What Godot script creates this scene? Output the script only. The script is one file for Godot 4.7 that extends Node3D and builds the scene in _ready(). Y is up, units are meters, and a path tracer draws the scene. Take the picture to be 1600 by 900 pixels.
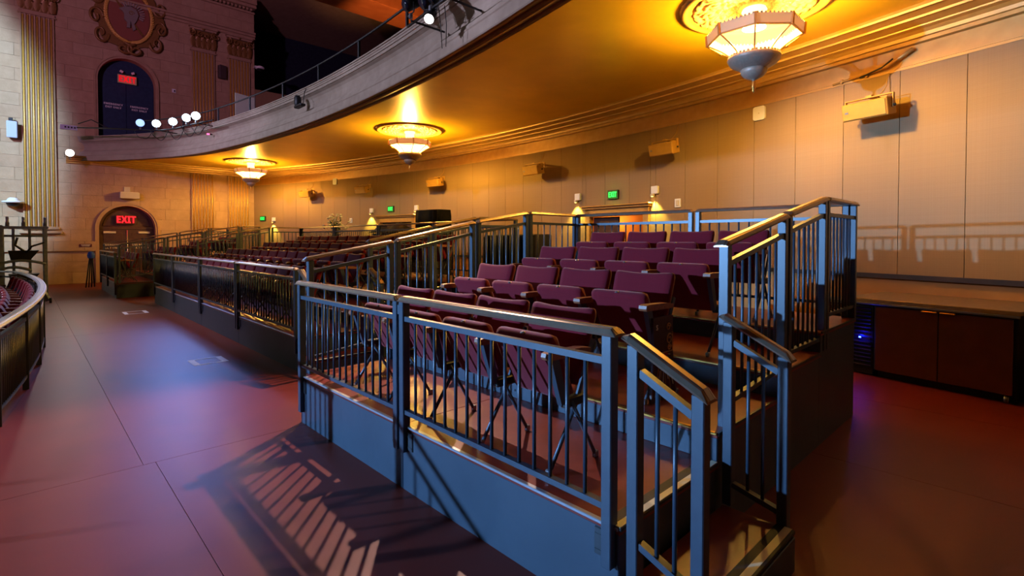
extends Node3D
# A theatre cross aisle: seating platforms, rear wall, balcony front and side wall.
# Axes: +X runs from the stage to the rear wall, -Z along the aisle to the side wall, metres.

const WCX := -27.5
const WCZ := -12.0
const WR := 39.0
const SIDE_Z := -27.3
const CEIL := 5.15

var M := {}
var taken := {}
var cache := {}
var rng := RandomNumberGenerator.new()

# ---------------------------------------------------------------- helpers: names and metas
func numbered(called: String) -> String:
	if not taken.has(called):
		taken[called] = 0
		return called
	taken[called] += 1
	return "%s_%03d" % [called, taken[called]]

func tag(o: Node, label: String, category: String, group := "") -> void:
	o.set_meta("label", label)
	o.set_meta("category", category)
	if group != "":
		o.set_meta("group", group)

func thing(called: String, label: String, category: String, at := Vector3.ZERO, turn := 0.0, group := "") -> Node3D:
	var o := Node3D.new()
	o.name = numbered(called)
	add_child(o)
	o.position = at
	o.rotation.y = turn
	tag(o, label, category, group)
	return o

func put(called: String, st: SurfaceTool, m: Material, parent: Node, label := "") -> MeshInstance3D:
	var o := MeshInstance3D.new()
	o.name = called
	st.generate_normals()
	o.mesh = st.commit()
	o.material_override = m
	parent.add_child(o, true)
	if label != "":
		o.set_meta("label", label)
	return o

func put_mesh(called: String, mesh: Mesh, m: Material, parent: Node, xf: Transform3D) -> MeshInstance3D:
	var o := MeshInstance3D.new()
	o.name = called
	o.mesh = mesh
	o.material_override = m
	o.transform = xf
	parent.add_child(o, true)
	return o

func structure(called: String, st: SurfaceTool, m: Material, label := "") -> MeshInstance3D:
	var o := put(called, st, m, self, label)
	o.set_meta("kind", "structure")
	return o

func copy(src: Node3D, at: Vector3, turn: float, label := "", group := "") -> Node3D:
	var c: Node3D = src.duplicate()
	var base: String = String(src.name)
	if base.length() > 4 and base[-4] == "_" and base.right(3).is_valid_int():
		base = base.left(base.length() - 4)
	c.name = numbered(base)
	add_child(c)
	c.position = at
	c.rotation.y = turn
	if label != "":
		c.set_meta("label", label)
	if group != "":
		c.set_meta("group", group)
	return c

# ---------------------------------------------------------------- helpers: geometry
func nb(smooth := false) -> SurfaceTool:
	var st := SurfaceTool.new()
	st.begin(Mesh.PRIMITIVE_TRIANGLES)
	st.set_smooth_group(0 if smooth else -1)
	return st

func tri(st: SurfaceTool, a: Vector3, b: Vector3, c: Vector3) -> void:
	st.add_vertex(a)
	st.add_vertex(c)
	st.add_vertex(b)

func quad(st: SurfaceTool, a: Vector3, b: Vector3, c: Vector3, d: Vector3) -> void:
	tri(st, a, b, c)
	tri(st, a, c, d)

func hexa(st: SurfaceTool, p: Array) -> void:
	# p: bottom four corners counterclockwise from above, then the top four
	quad(st, p[3], p[2], p[1], p[0])
	quad(st, p[4], p[5], p[6], p[7])
	for i in 4:
		var j := (i + 1) % 4
		quad(st, p[i], p[j], p[j + 4], p[i + 4])

func box(st: SurfaceTool, c: Vector3, s: Vector3, b := Basis()) -> void:
	var h := s * 0.5
	var p := []
	for y in [-h.y, h.y]:
		for q in [Vector2(-h.x, h.z), Vector2(h.x, h.z), Vector2(h.x, -h.z), Vector2(-h.x, -h.z)]:
			p.append(c + b * Vector3(q.x, y, q.y))
	hexa(st, p)

func box2(st: SurfaceTool, a: Vector3, b: Vector3) -> void:
	box(st, (a + b) * 0.5, (b - a).abs())

func cbox(st: SurfaceTool, c: Vector3, s: Vector3, k: float, b := Basis()) -> void:
	# a box with chamfered edges
	var h := s * 0.5
	var xs := [[-1, -1], [1, -1], [1, 1], [-1, 1]]
	var v := func(ax: int, sg: int, u: int, w: int) -> Vector3:
		var q := Vector3()
		q[ax] = sg * h[ax]
		q[(ax + 1) % 3] = u * (h[(ax + 1) % 3] - k)
		q[(ax + 2) % 3] = w * (h[(ax + 2) % 3] - k)
		return c + b * q
	for ax in 3:
		for sg in [-1, 1]:
			var f := []
			for q in xs:
				f.append(v.call(ax, sg, q[0], q[1]))
			if sg < 0:
				f.reverse()
			quad(st, f[0], f[1], f[2], f[3])
	for ax in 3:
		var a1 := (ax + 1) % 3
		var a2 := (ax + 2) % 3
		for s1 in [-1, 1]:
			for s2 in [-1, 1]:
				# edge along ax between faces (a1,s1) and (a2,s2)
				var p1: Vector3 = v.call(a1, s1, s2, -1)
				var p2: Vector3 = v.call(a1, s1, s2, 1)
				var p3: Vector3 = v.call(a2, s2, 1, s1)
				var p4: Vector3 = v.call(a2, s2, -1, s1)
				if s1 * s2 > 0:
					quad(st, p1, p4, p3, p2)
				else:
					quad(st, p2, p3, p4, p1)
	for sx in [-1, 1]:
		for sy in [-1, 1]:
			for sz in [-1, 1]:
				var p: Vector3 = v.call(0, sx, sy, sz)
				var q: Vector3 = v.call(1, sy, sz, sx)
				var r: Vector3 = v.call(2, sz, sx, sy)
				if sx * sy * sz > 0:
					tri(st, p, q, r)
				else:
					tri(st, p, r, q)

func fan(st: SurfaceTool, ring: Array, flip := false) -> void:
	var c := Vector3()
	for p in ring:
		c += p
	c /= ring.size()
	for i in ring.size():
		var j := (i + 1) % ring.size()
		if flip:
			tri(st, c, ring[j], ring[i])
		else:
			tri(st, c, ring[i], ring[j])

func loft(st: SurfaceTool, rings: Array, caps := true) -> void:
	# rings run counterclockwise seen from the last ring looking back to the first
	for k in rings.size() - 1:
		var a: Array = rings[k]
		var b: Array = rings[k + 1]
		for i in a.size():
			var j := (i + 1) % a.size()
			quad(st, a[i], a[j], b[j], b[i])
	if caps:
		fan(st, rings[0], true)
		fan(st, rings[-1])

func tube(st: SurfaceTool, pts: Array, r, n := 8) -> void:
	var rings := []
	var t0: Vector3 = (pts[1] - pts[0]).normalized()
	var u := t0.cross(Vector3.UP)
	if u.length() < 0.1:
		u = t0.cross(Vector3.RIGHT)
	u = u.normalized()
	for i in pts.size():
		var t := t0
		if i == 0:
			t = (pts[1] - pts[0]).normalized()
		elif i == pts.size() - 1:
			t = (pts[i] - pts[i - 1]).normalized()
		else:
			t = (pts[i + 1] - pts[i - 1]).normalized()
		u = (u - t * u.dot(t)).normalized()
		var w := t.cross(u)
		var ring := []
		var rad: float = r if not (r is Array) else r[i]
		for k in n:
			var a := TAU * k / n
			ring.append(pts[i] + (u * cos(a) + w * sin(a)) * rad)
		rings.append(ring)
	loft(st, rings)

func bar(st: SurfaceTool, a: Vector3, b: Vector3, w: float, h: float, up := Vector3.UP) -> void:
	# a square bar from a to b, w wide sideways, h high
	var t := (b - a).normalized()
	var side := t.cross(up).normalized()
	var v := side.cross(t).normalized()
	var rings := []
	for p in [a, b]:
		rings.append([p - side * w * 0.5 - v * h * 0.5, p + side * w * 0.5 - v * h * 0.5, p + side * w * 0.5 + v * h * 0.5, p - side * w * 0.5 + v * h * 0.5])
	loft(st, [rings[1], rings[0]])

func lathe(st: SurfaceTool, prof: Array, n: int, at := Vector3.ZERO, phase := 0.0) -> void:
	# prof: Vector2(radius, y) from the top down
	for k in prof.size() - 1:
		for i in n:
			var a0 := TAU * i / n + phase
			var a1 := TAU * (i + 1) / n + phase
			var p: Vector2 = prof[k]
			var q: Vector2 = prof[k + 1]
			var A := at + Vector3(cos(a0) * p.x, p.y, sin(a0) * p.x)
			var B := at + Vector3(cos(a1) * p.x, p.y, sin(a1) * p.x)
			var C := at + Vector3(cos(a1) * q.x, q.y, sin(a1) * q.x)
			var D := at + Vector3(cos(a0) * q.x, q.y, sin(a0) * q.x)
			if p.x < 0.0005:
				tri(st, A, C, D)
			elif q.x < 0.0005:
				tri(st, A, B, C)
			else:
				quad(st, A, B, C, D)

func extr(st: SurfaceTool, poly: PackedVector2Array, d: float, xf := Transform3D()) -> void:
	# polygon in local xy, front at z = d, back at z = 0
	var p := poly
	if Geometry2D.is_polygon_clockwise(p):
		p = p.duplicate()
		p.reverse()
	var ix := Geometry2D.triangulate_polygon(p)
	for k in range(0, ix.size(), 3):
		var a := Vector2(p[ix[k]])
		var b := Vector2(p[ix[k + 1]])
		var c := Vector2(p[ix[k + 2]])
		if (b - a).cross(c - a) < 0:
			var t := b
			b = c
			c = t
		tri(st, xf * Vector3(a.x, a.y, d), xf * Vector3(b.x, b.y, d), xf * Vector3(c.x, c.y, d))
		tri(st, xf * Vector3(a.x, a.y, 0), xf * Vector3(c.x, c.y, 0), xf * Vector3(b.x, b.y, 0))
	for i in p.size():
		var a := p[i]
		var b := p[(i + 1) % p.size()]
		quad(st, xf * Vector3(a.x, a.y, 0), xf * Vector3(b.x, b.y, 0), xf * Vector3(b.x, b.y, d), xf * Vector3(a.x, a.y, d))

func ribbon(st: SurfaceTool, prof: Array, path: Array, nrm: Array) -> void:
	# prof: Vector2(offset along the normal, height)
	for i in path.size() - 1:
		for k in prof.size() - 1:
			var p: Vector2 = prof[k]
			var q: Vector2 = prof[k + 1]
			var A: Vector3 = path[i] + nrm[i] * p.x + Vector3(0, p.y, 0)
			var B: Vector3 = path[i + 1] + nrm[i + 1] * p.x + Vector3(0, p.y, 0)
			var C: Vector3 = path[i + 1] + nrm[i + 1] * q.x + Vector3(0, q.y, 0)
			var D: Vector3 = path[i] + nrm[i] * q.x + Vector3(0, q.y, 0)
			quad(st, A, B, C, D)

func disc_ring(c: Vector3, u: Vector3, v: Vector3, r: float, n: int) -> Array:
	var out := []
	for k in n:
		var a := TAU * k / n
		out.append(c + (u * cos(a) + v * sin(a)) * r)
	return out

func arc_poly(cx: float, y0: float, yc: float, r: float, n := 28) -> PackedVector2Array:
	var p := PackedVector2Array()
	p.append(Vector2(cx - r, y0))
	p.append(Vector2(cx + r, y0))
	for k in n + 1:
		var a := PI * k / n
		p.append(Vector2(cx + r * cos(a), yc + r * sin(a)))
	return p

func text_on(called: String, words: String, size: float, m: Material, parent: Node, xf: Transform3D, depth := 0.004, bold := true) -> MeshInstance3D:
	var t := TextMesh.new()
	var f := SystemFont.new()
	f.font_names = PackedStringArray(["Droid Sans"])
	if bold:
		f.font_weight = 700
	t.font = f
	t.text = words
	t.font_size = 64
	t.pixel_size = size / 64.0
	t.depth = depth
	t.curve_step = 2.0
	return put_mesh(called, t, m, parent, xf)

func wall_x(z: float) -> float:
	return WCX + sqrt(WR * WR - (z - WCZ) * (z - WCZ))

func wall_n(z: float) -> Vector3:
	return (Vector3(WCX, 0, WCZ) - Vector3(wall_x(z), 0, z)).normalized()

func wall_turn(z: float) -> float:
	# turn that brings local +Z onto the wall's inward normal
	var n := wall_n(z)
	return atan2(n.x, n.z)

func balcony_x(z: float) -> float:
	var d: float = abs(z + 12.8)
	var x := 5.70 - 0.0116 * d * d
	if d > 8.3:
		x -= 0.043 * (d - 8.3) * (d - 8.3)
	return x

func pit_x(z: float) -> float:
	return 0.24 - (z + 12.7) * (z + 12.7) / 76.0

# ---------------------------------------------------------------- materials
func mat(c: Color, rough := 0.6, metal := 0.0, spec := 0.5) -> StandardMaterial3D:
	var m := StandardMaterial3D.new()
	m.albedo_color = c
	m.roughness = rough
	m.metallic = metal
	m.metallic_specular = spec
	return m

func noise_tex(freq: float, a: Color, b: Color, seed_: int, size := 512, oct := 5, kind := FastNoiseLite.TYPE_SIMPLEX_SMOOTH, stretch := 1.0) -> NoiseTexture2D:
	var n := FastNoiseLite.new()
	n.noise_type = kind
	n.frequency = freq
	n.fractal_octaves = oct
	n.seed = seed_
	var t := NoiseTexture2D.new()
	t.width = size
	t.height = size
	t.seamless = true
	t.noise = n
	var g := Gradient.new()
	g.set_color(0, a)
	g.set_color(1, b)
	t.color_ramp = g
	return t

func bump_tex(freq: float, strength: float, seed_: int, size := 512, oct := 4) -> NoiseTexture2D:
	var n := FastNoiseLite.new()
	n.frequency = freq
	n.fractal_octaves = oct
	n.seed = seed_
	var t := NoiseTexture2D.new()
	t.width = size
	t.height = size
	t.seamless = true
	t.noise = n
	t.as_normal_map = true
	t.bump_strength = strength
	return t

func textured(m: StandardMaterial3D, tex: Texture2D, scale: float, nrm: Texture2D = null, ns := 1.0, world := true) -> StandardMaterial3D:
	m.albedo_texture = tex
	m.uv1_triplanar = true
	m.uv1_world_triplanar = world
	m.uv1_scale = Vector3.ONE * scale
	if nrm:
		m.normal_enabled = true
		m.normal_texture = nrm
		m.normal_scale = ns
	return m

func weave_image(step: int, light: Color, dark: Color, seed_: int) -> ImageTexture:
	rng.seed = seed_
	var im := Image.create(256, 256, false, Image.FORMAT_RGB8)
	var col := []
	var row := []
	for i in 256:
		col.append(rng.randf())
		row.append(rng.randf())
	for y in 256:
		for x in 256:
			var over: bool = ((x / step) + (y / step)) % 2 == 0
			var f: float = (0.55 + 0.45 * col[x / step]) if over else (0.25 + 0.45 * row[y / step])
			f = clampf(f + rng.randf_range(-0.08, 0.08), 0, 1)
			im.set_pixel(x, y, dark.lerp(light, f))
	return ImageTexture.create_from_image(im)

func glow(c: Color, e: float) -> StandardMaterial3D:
	var m := mat(c, 0.5)
	m.emission_enabled = true
	m.emission = c
	m.emission_energy_multiplier = e
	return m

func make_materials() -> void:
	M.floor = textured(mat(Color.WHITE, 0.43, 0, 0.38), noise_tex(0.006, Color(0.41, 0.14, 0.095), Color(0.45, 0.16, 0.11), 3), 0.25, bump_tex(0.003, 2.0, 5, 512, 2), 0.05)
	M.deck = textured(mat(Color.WHITE, 0.36, 0, 0.45), noise_tex(0.02, Color(0.44, 0.14, 0.10), Color(0.50, 0.175, 0.13), 8), 0.6, bump_tex(0.03, 1.2, 9), 0.12)
	M.border = textured(mat(Color.WHITE, 0.5, 0, 0.4), noise_tex(0.02, Color(0.34, 0.09, 0.08), Color(0.42, 0.12, 0.10), 12), 0.8)
	M.scuff = mat(Color(0.80, 0.76, 0.72), 0.7)
	M.tape = mat(Color(0.93, 0.93, 0.95), 0.55)
	M.pitblack = mat(Color(0.10, 0.105, 0.115), 0.45)
	M.black = textured(mat(Color.WHITE, 0.42, 0.0, 0.55), noise_tex(0.02, Color(0.15, 0.17, 0.19), Color(0.18, 0.20, 0.22), 4, 256), 0.7)
	M.fascia = textured(mat(Color.WHITE, 0.45, 0.0, 0.5), noise_tex(0.015, Color(0.185, 0.235, 0.285), Color(0.215, 0.265, 0.315), 6, 256), 0.5, bump_tex(0.05, 1.0, 14, 256), 0.1)
	M.rail = textured(mat(Color.WHITE, 0.38, 0.0, 0.55), noise_tex(0.03, Color(0.18, 0.23, 0.28), Color(0.21, 0.26, 0.31), 7, 256), 1.0)
	M.cap = textured(mat(Color.WHITE, 0.34, 0.75, 0.5), noise_tex(0.03, Color(0.55, 0.46, 0.38), Color(0.62, 0.53, 0.45), 17, 256), 1.5)
	M.steel = mat(Color(0.55, 0.56, 0.58), 0.35, 0.85)
	M.alu = mat(Color(0.62, 0.63, 0.66), 0.42, 0.6)
	M.strip = mat(Color(0.86, 0.83, 0.70), 0.6)
	M.nose_dark = mat(Color(0.13, 0.13, 0.13), 0.7)
	var weave := weave_image(4, Color(0.49, 0.08, 0.135), Color(0.37, 0.055, 0.095), 21)
	M.seat = textured(mat(Color.WHITE, 0.85, 0, 0.25), weave, 6.0, bump_tex(0.08, 2.0, 22, 256), 0.25, false)
	M.seat.rim_enabled = true
	M.seat.rim = 0.35
	M.seat.rim_tint = 0.6
	M.wood = textured(mat(Color.WHITE, 0.4, 0, 0.5), noise_tex(0.02, Color(0.48, 0.27, 0.17), Color(0.60, 0.37, 0.24), 23, 256), 3.0, null, 1.0, false)
	M.leg = mat(Color(0.27, 0.30, 0.34), 0.4, 0.3)
	M.endpanel = mat(Color(0.23, 0.06, 0.06), 0.5)
	M.motif_gold = mat(Color(0.74, 0.55, 0.34), 0.4, 0.5)
	M.motif_white = mat(Color(0.85, 0.80, 0.76), 0.5)
	M.motif_red = mat(Color(0.60, 0.08, 0.10), 0.5)
	var st_n := bump_tex(0.03, 3.0, 31)
	var tones := [[Color(0.66, 0.53, 0.40), Color(0.72, 0.59, 0.455)], [Color(0.67, 0.54, 0.41), Color(0.73, 0.60, 0.465)], [Color(0.65, 0.52, 0.395), Color(0.71, 0.58, 0.45)], [Color(0.67, 0.55, 0.42), Color(0.73, 0.605, 0.475)]]
	M.stone = []
	for i in 4:
		M.stone.append(textured(mat(Color.WHITE, 0.75, 0, 0.35), noise_tex(0.012, tones[i][0], tones[i][1], 40 + i, 256), 0.7, st_n, 0.3))
	M.mortar = mat(Color(0.56, 0.45, 0.34), 0.9)
	M.gold = textured(mat(Color.WHITE, 0.35, 0.2, 0.5), noise_tex(0.03, Color(0.80, 0.60, 0.24), Color(0.90, 0.70, 0.34), 51, 256), 1.2)
	M.giltdark = textured(mat(Color.WHITE, 0.42, 0.25, 0.5), noise_tex(0.05, Color(0.42, 0.29, 0.14), Color(0.66, 0.48, 0.24), 52, 256), 2.5, null, 1.0, false)
	M.ceiling = textured(mat(Color.WHITE, 0.33, 0.30, 0.5), noise_tex(0.006, Color(0.80, 0.62, 0.07), Color(0.87, 0.69, 0.10), 53), 0.25, bump_tex(0.01, 0.8, 54), 0.12)
	M.cornice = textured(mat(Color.WHITE, 0.45, 0.25, 0.5), noise_tex(0.02, Color(0.70, 0.52, 0.25), Color(0.77, 0.59, 0.31), 55, 256), 0.8)
	M.relief = textured(mat(Color.WHITE, 0.55, 0.1, 0.4), noise_tex(0.04, Color(0.72, 0.55, 0.34), Color(0.82, 0.66, 0.44), 57, 256), 1.5)
	var fabric := weave_image(2, Color(0.62, 0.51, 0.375), Color(0.54, 0.43, 0.305), 61)
	var fabric2 := weave_image(2, Color(0.605, 0.50, 0.365), Color(0.525, 0.42, 0.30), 62)
	M.panel = [textured(mat(Color.WHITE, 0.92, 0, 0.2), fabric, 2.2), textured(mat(Color.WHITE, 0.92, 0, 0.2), fabric2, 2.2)]
	M.wall_base = textured(mat(Color.WHITE, 0.6, 0, 0.4), noise_tex(0.01, Color(0.66, 0.46, 0.22), Color(0.72, 0.51, 0.26), 63, 256), 0.6)
	M.trim_dark = mat(Color(0.16, 0.12, 0.09), 0.5)
	M.balc = textured(mat(Color.WHITE, 0.6, 0, 0.4), noise_tex(0.01, Color(0.60, 0.54, 0.47), Color(0.68, 0.62, 0.55), 71), 0.5, bump_tex(0.02, 1.5, 72), 0.2)
	M.soffit = textured(mat(Color.WHITE, 0.45, 0.2, 0.5), noise_tex(0.02, Color(0.45, 0.32, 0.18), Color(0.54, 0.40, 0.24), 74, 256), 0.6)
	M.drape_shade = textured(mat(Color.WHITE, 0.95, 0, 0.2), noise_tex(0.03, Color(0.13, 0.14, 0.19), Color(0.17, 0.18, 0.24), 76, 256), 0.8)  # dark tone also holds the unlit shade of the balcony void
	M.carpet = textured(mat(Color.WHITE, 0.95, 0, 0.2), noise_tex(0.05, Color(0.30, 0.12, 0.11), Color(0.37, 0.16, 0.14), 77, 256), 0.8)
	M.beam_orange_lit = textured(mat(Color.WHITE, 0.8, 0, 0.3), noise_tex(0.01, Color(0.66, 0.33, 0.14), Color(0.74, 0.40, 0.19), 75, 256), 0.5)  # orange light on the balcony ceiling beam, put into its colour
	M.door = textured(mat(Color.WHITE, 0.45, 0, 0.4), noise_tex(0.02, Color(0.26, 0.16, 0.15), Color(0.31, 0.20, 0.18), 81, 256), 0.9)
	M.door_blue_glow = textured(mat(Color.WHITE, 0.5, 0, 0.4), noise_tex(0.02, Color(0.10, 0.17, 0.27), Color(0.13, 0.21, 0.32), 82, 256), 0.9)  # blue lens glow over the upper doors, put into their colour
	M.chrome = mat(Color(0.80, 0.81, 0.83), 0.2, 0.9)
	M.white = mat(Color(0.88, 0.87, 0.85), 0.55)
	M.cream = mat(Color(0.78, 0.73, 0.62), 0.6)
	M.speaker = textured(mat(Color.WHITE, 0.55, 0.05, 0.4), noise_tex(0.02, Color(0.66, 0.49, 0.20), Color(0.72, 0.54, 0.24), 83, 256), 1.0)
	M.plastic = mat(Color(0.07, 0.07, 0.08), 0.5)
	M.lift = textured(mat(Color.WHITE, 0.4, 0.5, 0.5), noise_tex(0.03, Color(0.40, 0.44, 0.50), Color(0.50, 0.54, 0.60), 84, 256), 1.0)
	M.cabinet = textured(mat(Color.WHITE, 0.25, 0, 0.5), noise_tex(0.02, Color(0.33, 0.18, 0.11), Color(0.37, 0.205, 0.13), 85, 256), 0.7)
	M.counter = textured(mat(Color.WHITE, 0.4, 0, 0.5), noise_tex(0.04, Color(0.46, 0.38, 0.26), Color(0.56, 0.47, 0.33), 86, 256), 1.0)
	M.brass = mat(Color(0.78, 0.58, 0.28), 0.3, 0.9)
	M.bronze = textured(mat(Color.WHITE, 0.45, 0.2, 0.5), noise_tex(0.04, Color(0.56, 0.50, 0.43), Color(0.66, 0.60, 0.52), 87, 256), 2.0)
	M.rim_glass = glow(Color(0.82, 0.66, 0.46), 0.40)
	M.shade = glow(Color(1.0, 0.88, 0.66), 4.0)
	M.shade.albedo_color.a = 0.22
	M.shade.roughness = 0.08
	M.shade.transparency = BaseMaterial3D.TRANSPARENCY_ALPHA
	M.neck = glow(Color(1.0, 0.86, 0.62), 2.4)
	M.amber = mat(Color(0.80, 0.58, 0.30), 0.4, 0.2)
	M.exit_red = glow(Color(1.0, 0.10, 0.16), 1.8)
	M.exit_face = glow(Color(0.66, 0.52, 0.42), 0.08)
	M.exit_red_dim = glow(Color(0.90, 0.05, 0.10), 0.7)
	M.exit_green = glow(Color(0.16, 1.0, 0.40), 1.5)
	M.exit_green_face = glow(Color(0.0, 0.30, 0.08), 0.45)
	M.lens = glow(Color(0.80, 0.90, 1.0), 14.0)
	M.lens_warm = glow(Color(1.0, 0.93, 0.88), 16.0)
	M.lens_dim = glow(Color(0.55, 0.68, 0.95), 2.0)
	M.led_blue = glow(Color(0.10, 0.16, 1.0), 70.0)
	M.em_lamp = glow(Color(1.0, 0.90, 0.45), 5.0)
	M.lobby_lamp = glow(Color(1.0, 0.72, 0.35), 3.0)
	M.pink = glow(Color(1.0, 0.35, 0.55), 3.0)
	M.cloth_black = textured(mat(Color.WHITE, 0.7, 0, 0.4), noise_tex(0.03, Color(0.06, 0.065, 0.08), Color(0.10, 0.105, 0.12), 91, 256), 1.0)
	M.leaf = mat(Color(0.24, 0.30, 0.16), 0.7)
	M.petal = mat(Color(0.86, 0.84, 0.78), 0.7)
	var gl := mat(Color(0.80, 0.92, 0.92, 0.22), 0.05)
	gl.transparency = BaseMaterial3D.TRANSPARENCY_ALPHA
	M.glass = gl
	M.blue_cloth = mat(Color(0.12, 0.28, 0.62), 0.7)

# ---------------------------------------------------------------- lights
func spot(called: String, at: Vector3, to: Vector3, c: Color, e: float, angle: float, size := 0.1, soft := 0.3, parent: Node = self) -> SpotLight3D:
	var l := SpotLight3D.new()
	l.name = called
	l.light_color = c
	l.light_energy = e
	l.spot_angle = angle
	l.spot_angle_attenuation = soft
	l.spot_range = 60.0
	l.spot_attenuation = 2.0
	l.light_size = size
	l.shadow_enabled = true
	parent.add_child(l, true)
	l.look_at_from_position(at, to, Vector3.UP if abs((to - at).normalized().y) < 0.98 else Vector3.RIGHT)
	return l

func omni(called: String, at: Vector3, c: Color, e: float, size := 0.1, parent: Node = self) -> OmniLight3D:
	var l := OmniLight3D.new()
	l.name = called
	l.light_color = c
	l.light_energy = e
	l.omni_range = 60.0
	l.omni_attenuation = 2.0
	l.light_size = size
	l.shadow_enabled = true
	parent.add_child(l, true)
	l.position = at
	return l

# ---------------------------------------------------------------- railings
func picket_mesh() -> Mesh:
	if not cache.has("picket"):
		var st := nb(true)
		var r := []
		for y in [1.0, 0.0]:
			r.append(disc_ring(Vector3(0, y, 0), Vector3.RIGHT, Vector3.BACK, 0.0105, 8))
		loft(st, r)
		st.generate_normals()
		cache.picket = st.commit()
	return cache.picket

func cap_profile(w: float) -> Array:
	# ribbed handrail cap: Vector2(sideways, up), top at 0
	var h := w * 0.5
	return [Vector2(-h, -0.040), Vector2(h, -0.040), Vector2(h + 0.004, -0.028), Vector2(h - 0.008, -0.008), Vector2(h * 0.55, -0.003), Vector2(h * 0.5, -0.008), Vector2(h * 0.42, -0.001), Vector2(-h * 0.42, -0.001), Vector2(-h * 0.5, -0.008), Vector2(-h * 0.55, -0.003), Vector2(-h + 0.008, -0.008), Vector2(-h - 0.004, -0.028)]

func rail_panel(called: String, label: String, group: String, a: Vector3, b: Vector3, o: Dictionary) -> Node3D:
	var pa: float = o.get("post_a", 0.0)
	var pb: float = o.get("post_b", 0.0)
	var base: float = min(pa, pb)
	var d := b - a
	var L := Vector2(d.x, d.z).length()
	var t := thing(called, label, "railing", Vector3(a.x, base, a.z), atan2(-d.z, d.x), group)
	var ya := a.y - base
	var yb := b.y - base
	var sub: float = o.get("sub", 0.16)
	var ba: float = o.bot_a - base
	var bb: float = o.bot_b - base
	var ps: float = o.get("ps", 0.055)
	var ea: float = o.get("ext_a", 0.0)
	var eb: float = o.get("ext_b", 0.0)
	var at := func(u: float, y0: float, y1: float) -> Vector3:
		return Vector3(u, lerpf(y0, y1, u / L), 0)
	# cap
	var prof := cap_profile(o.get("cap", 0.085))
	var st := nb()
	var rings := []
	var us := [[-ea, 0.35], [-ea + 0.03, 1.0], [L + eb - 0.03, 1.0], [L + eb, 0.35]]
	for u in us:
		var c: Vector3 = at.call(u[0], ya, yb)
		var ring := []
		for p in prof:
			var f: float = u[1]
			ring.append(c + Vector3(0, -0.040 + (p.y + 0.040) * f, p.x))
		rings.append(ring)
	rings.reverse()
	loft(st, rings)
	put("handrail", st, M.cap, t)
	# posts
	for e in [[ps * 0.5, pa, o.get("has_a", true)], [L - ps * 0.5, pb, o.get("has_b", true)]]:
		if e[2]:
			var top: Vector3 = at.call(e[0], ya - 0.04, yb - 0.04)
			var lo: float = e[1] - base
			st = nb()
			cbox(st, Vector3(e[0], (top.y + lo) * 0.5, 0), Vector3(ps, top.y - lo, o.get("pd", 0.06)), 0.004)
			put("post", st, M.rail, t)
	# upper and lower rails
	var u0 := ps if o.get("has_a", true) else 0.0
	var u1 := L - ps if o.get("has_b", true) else L
	st = nb()
	bar(st, at.call(u0, ya - sub, yb - sub), at.call(u1, ya - sub, yb - sub), 0.038, 0.034)
	put("upper_rail", st, M.rail, t)
	st = nb()
	bar(st, at.call(u0, ba, bb), at.call(u1, ba, bb), 0.038, 0.03)
	put("lower_rail", st, M.rail, t)
	# pickets
	var step: float = o.get("step", 0.115)
	var n := int(round((u1 - u0) / step)) - 1
	if o.has("n"):
		n = o.n
	for k in n:
		var u: float = lerpf(u0, u1, float(k + 1) / (n + 1))
		var lo: Vector3 = at.call(u, ba, bb)
		var hi: Vector3 = at.call(u, ya - sub, yb - sub)
		put_mesh("picket", picket_mesh(), M.rail, t, Transform3D(Basis().scaled(Vector3(1, hi.y - lo.y, 1)), lo))
	return t

# ---------------------------------------------------------------- seats
func pad(st: SurfaceTool, o: Vector3, e1: Vector3, e2: Vector3, len1: float, thick: float, wid: float, dip := 0.0, flare := 0.0) -> void:
	# a soft slab: e1 runs along its length, e2 through its thickness, the width lies along z
	var r: float = min(thick * 0.45, 0.04)
	var prof := []
	for q in [[len1 - r, thick - r, 0.0], [r, thick - r, 0.5 * PI], [r, r, PI], [len1 - r, r, 1.5 * PI]]:
		for k in 4:
			var a: float = q[2] + 0.5 * PI * k / 3.0
			prof.append(Vector2(q[0] + r * cos(a), q[1] + r * sin(a)))
	var c := Vector2(len1 * 0.5, thick * 0.5)
	var rings := []
	for s in [[-1.0, 0.0], [-0.985, 0.55], [-0.94, 0.9], [-0.8, 1.0], [-0.4, 1.0], [0.0, 1.0], [0.4, 1.0], [0.8, 1.0], [0.94, 0.9], [0.985, 0.55], [1.0, 0.0]]:
		var ring := []
		for p in prof:
			var inset: float = (1.0 - s[1]) * r
			var q: Vector2 = p
			q.x += -sign(p.x - c.x) * min(inset, abs(p.x - c.x))
			q.y += -sign(p.y - c.y) * min(inset, abs(p.y - c.y))
			var f: float = p.x / len1
			var w: float = wid * 0.5 * (1.0 + flare * (f - 0.5))
			q.x -= dip * (1.0 - s[0] * s[0]) * f
			ring.append(o + e1 * q.x + e2 * q.y + Vector3(0, 0, s[0] * w))
		rings.append(ring)
	loft(st, rings)

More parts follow.
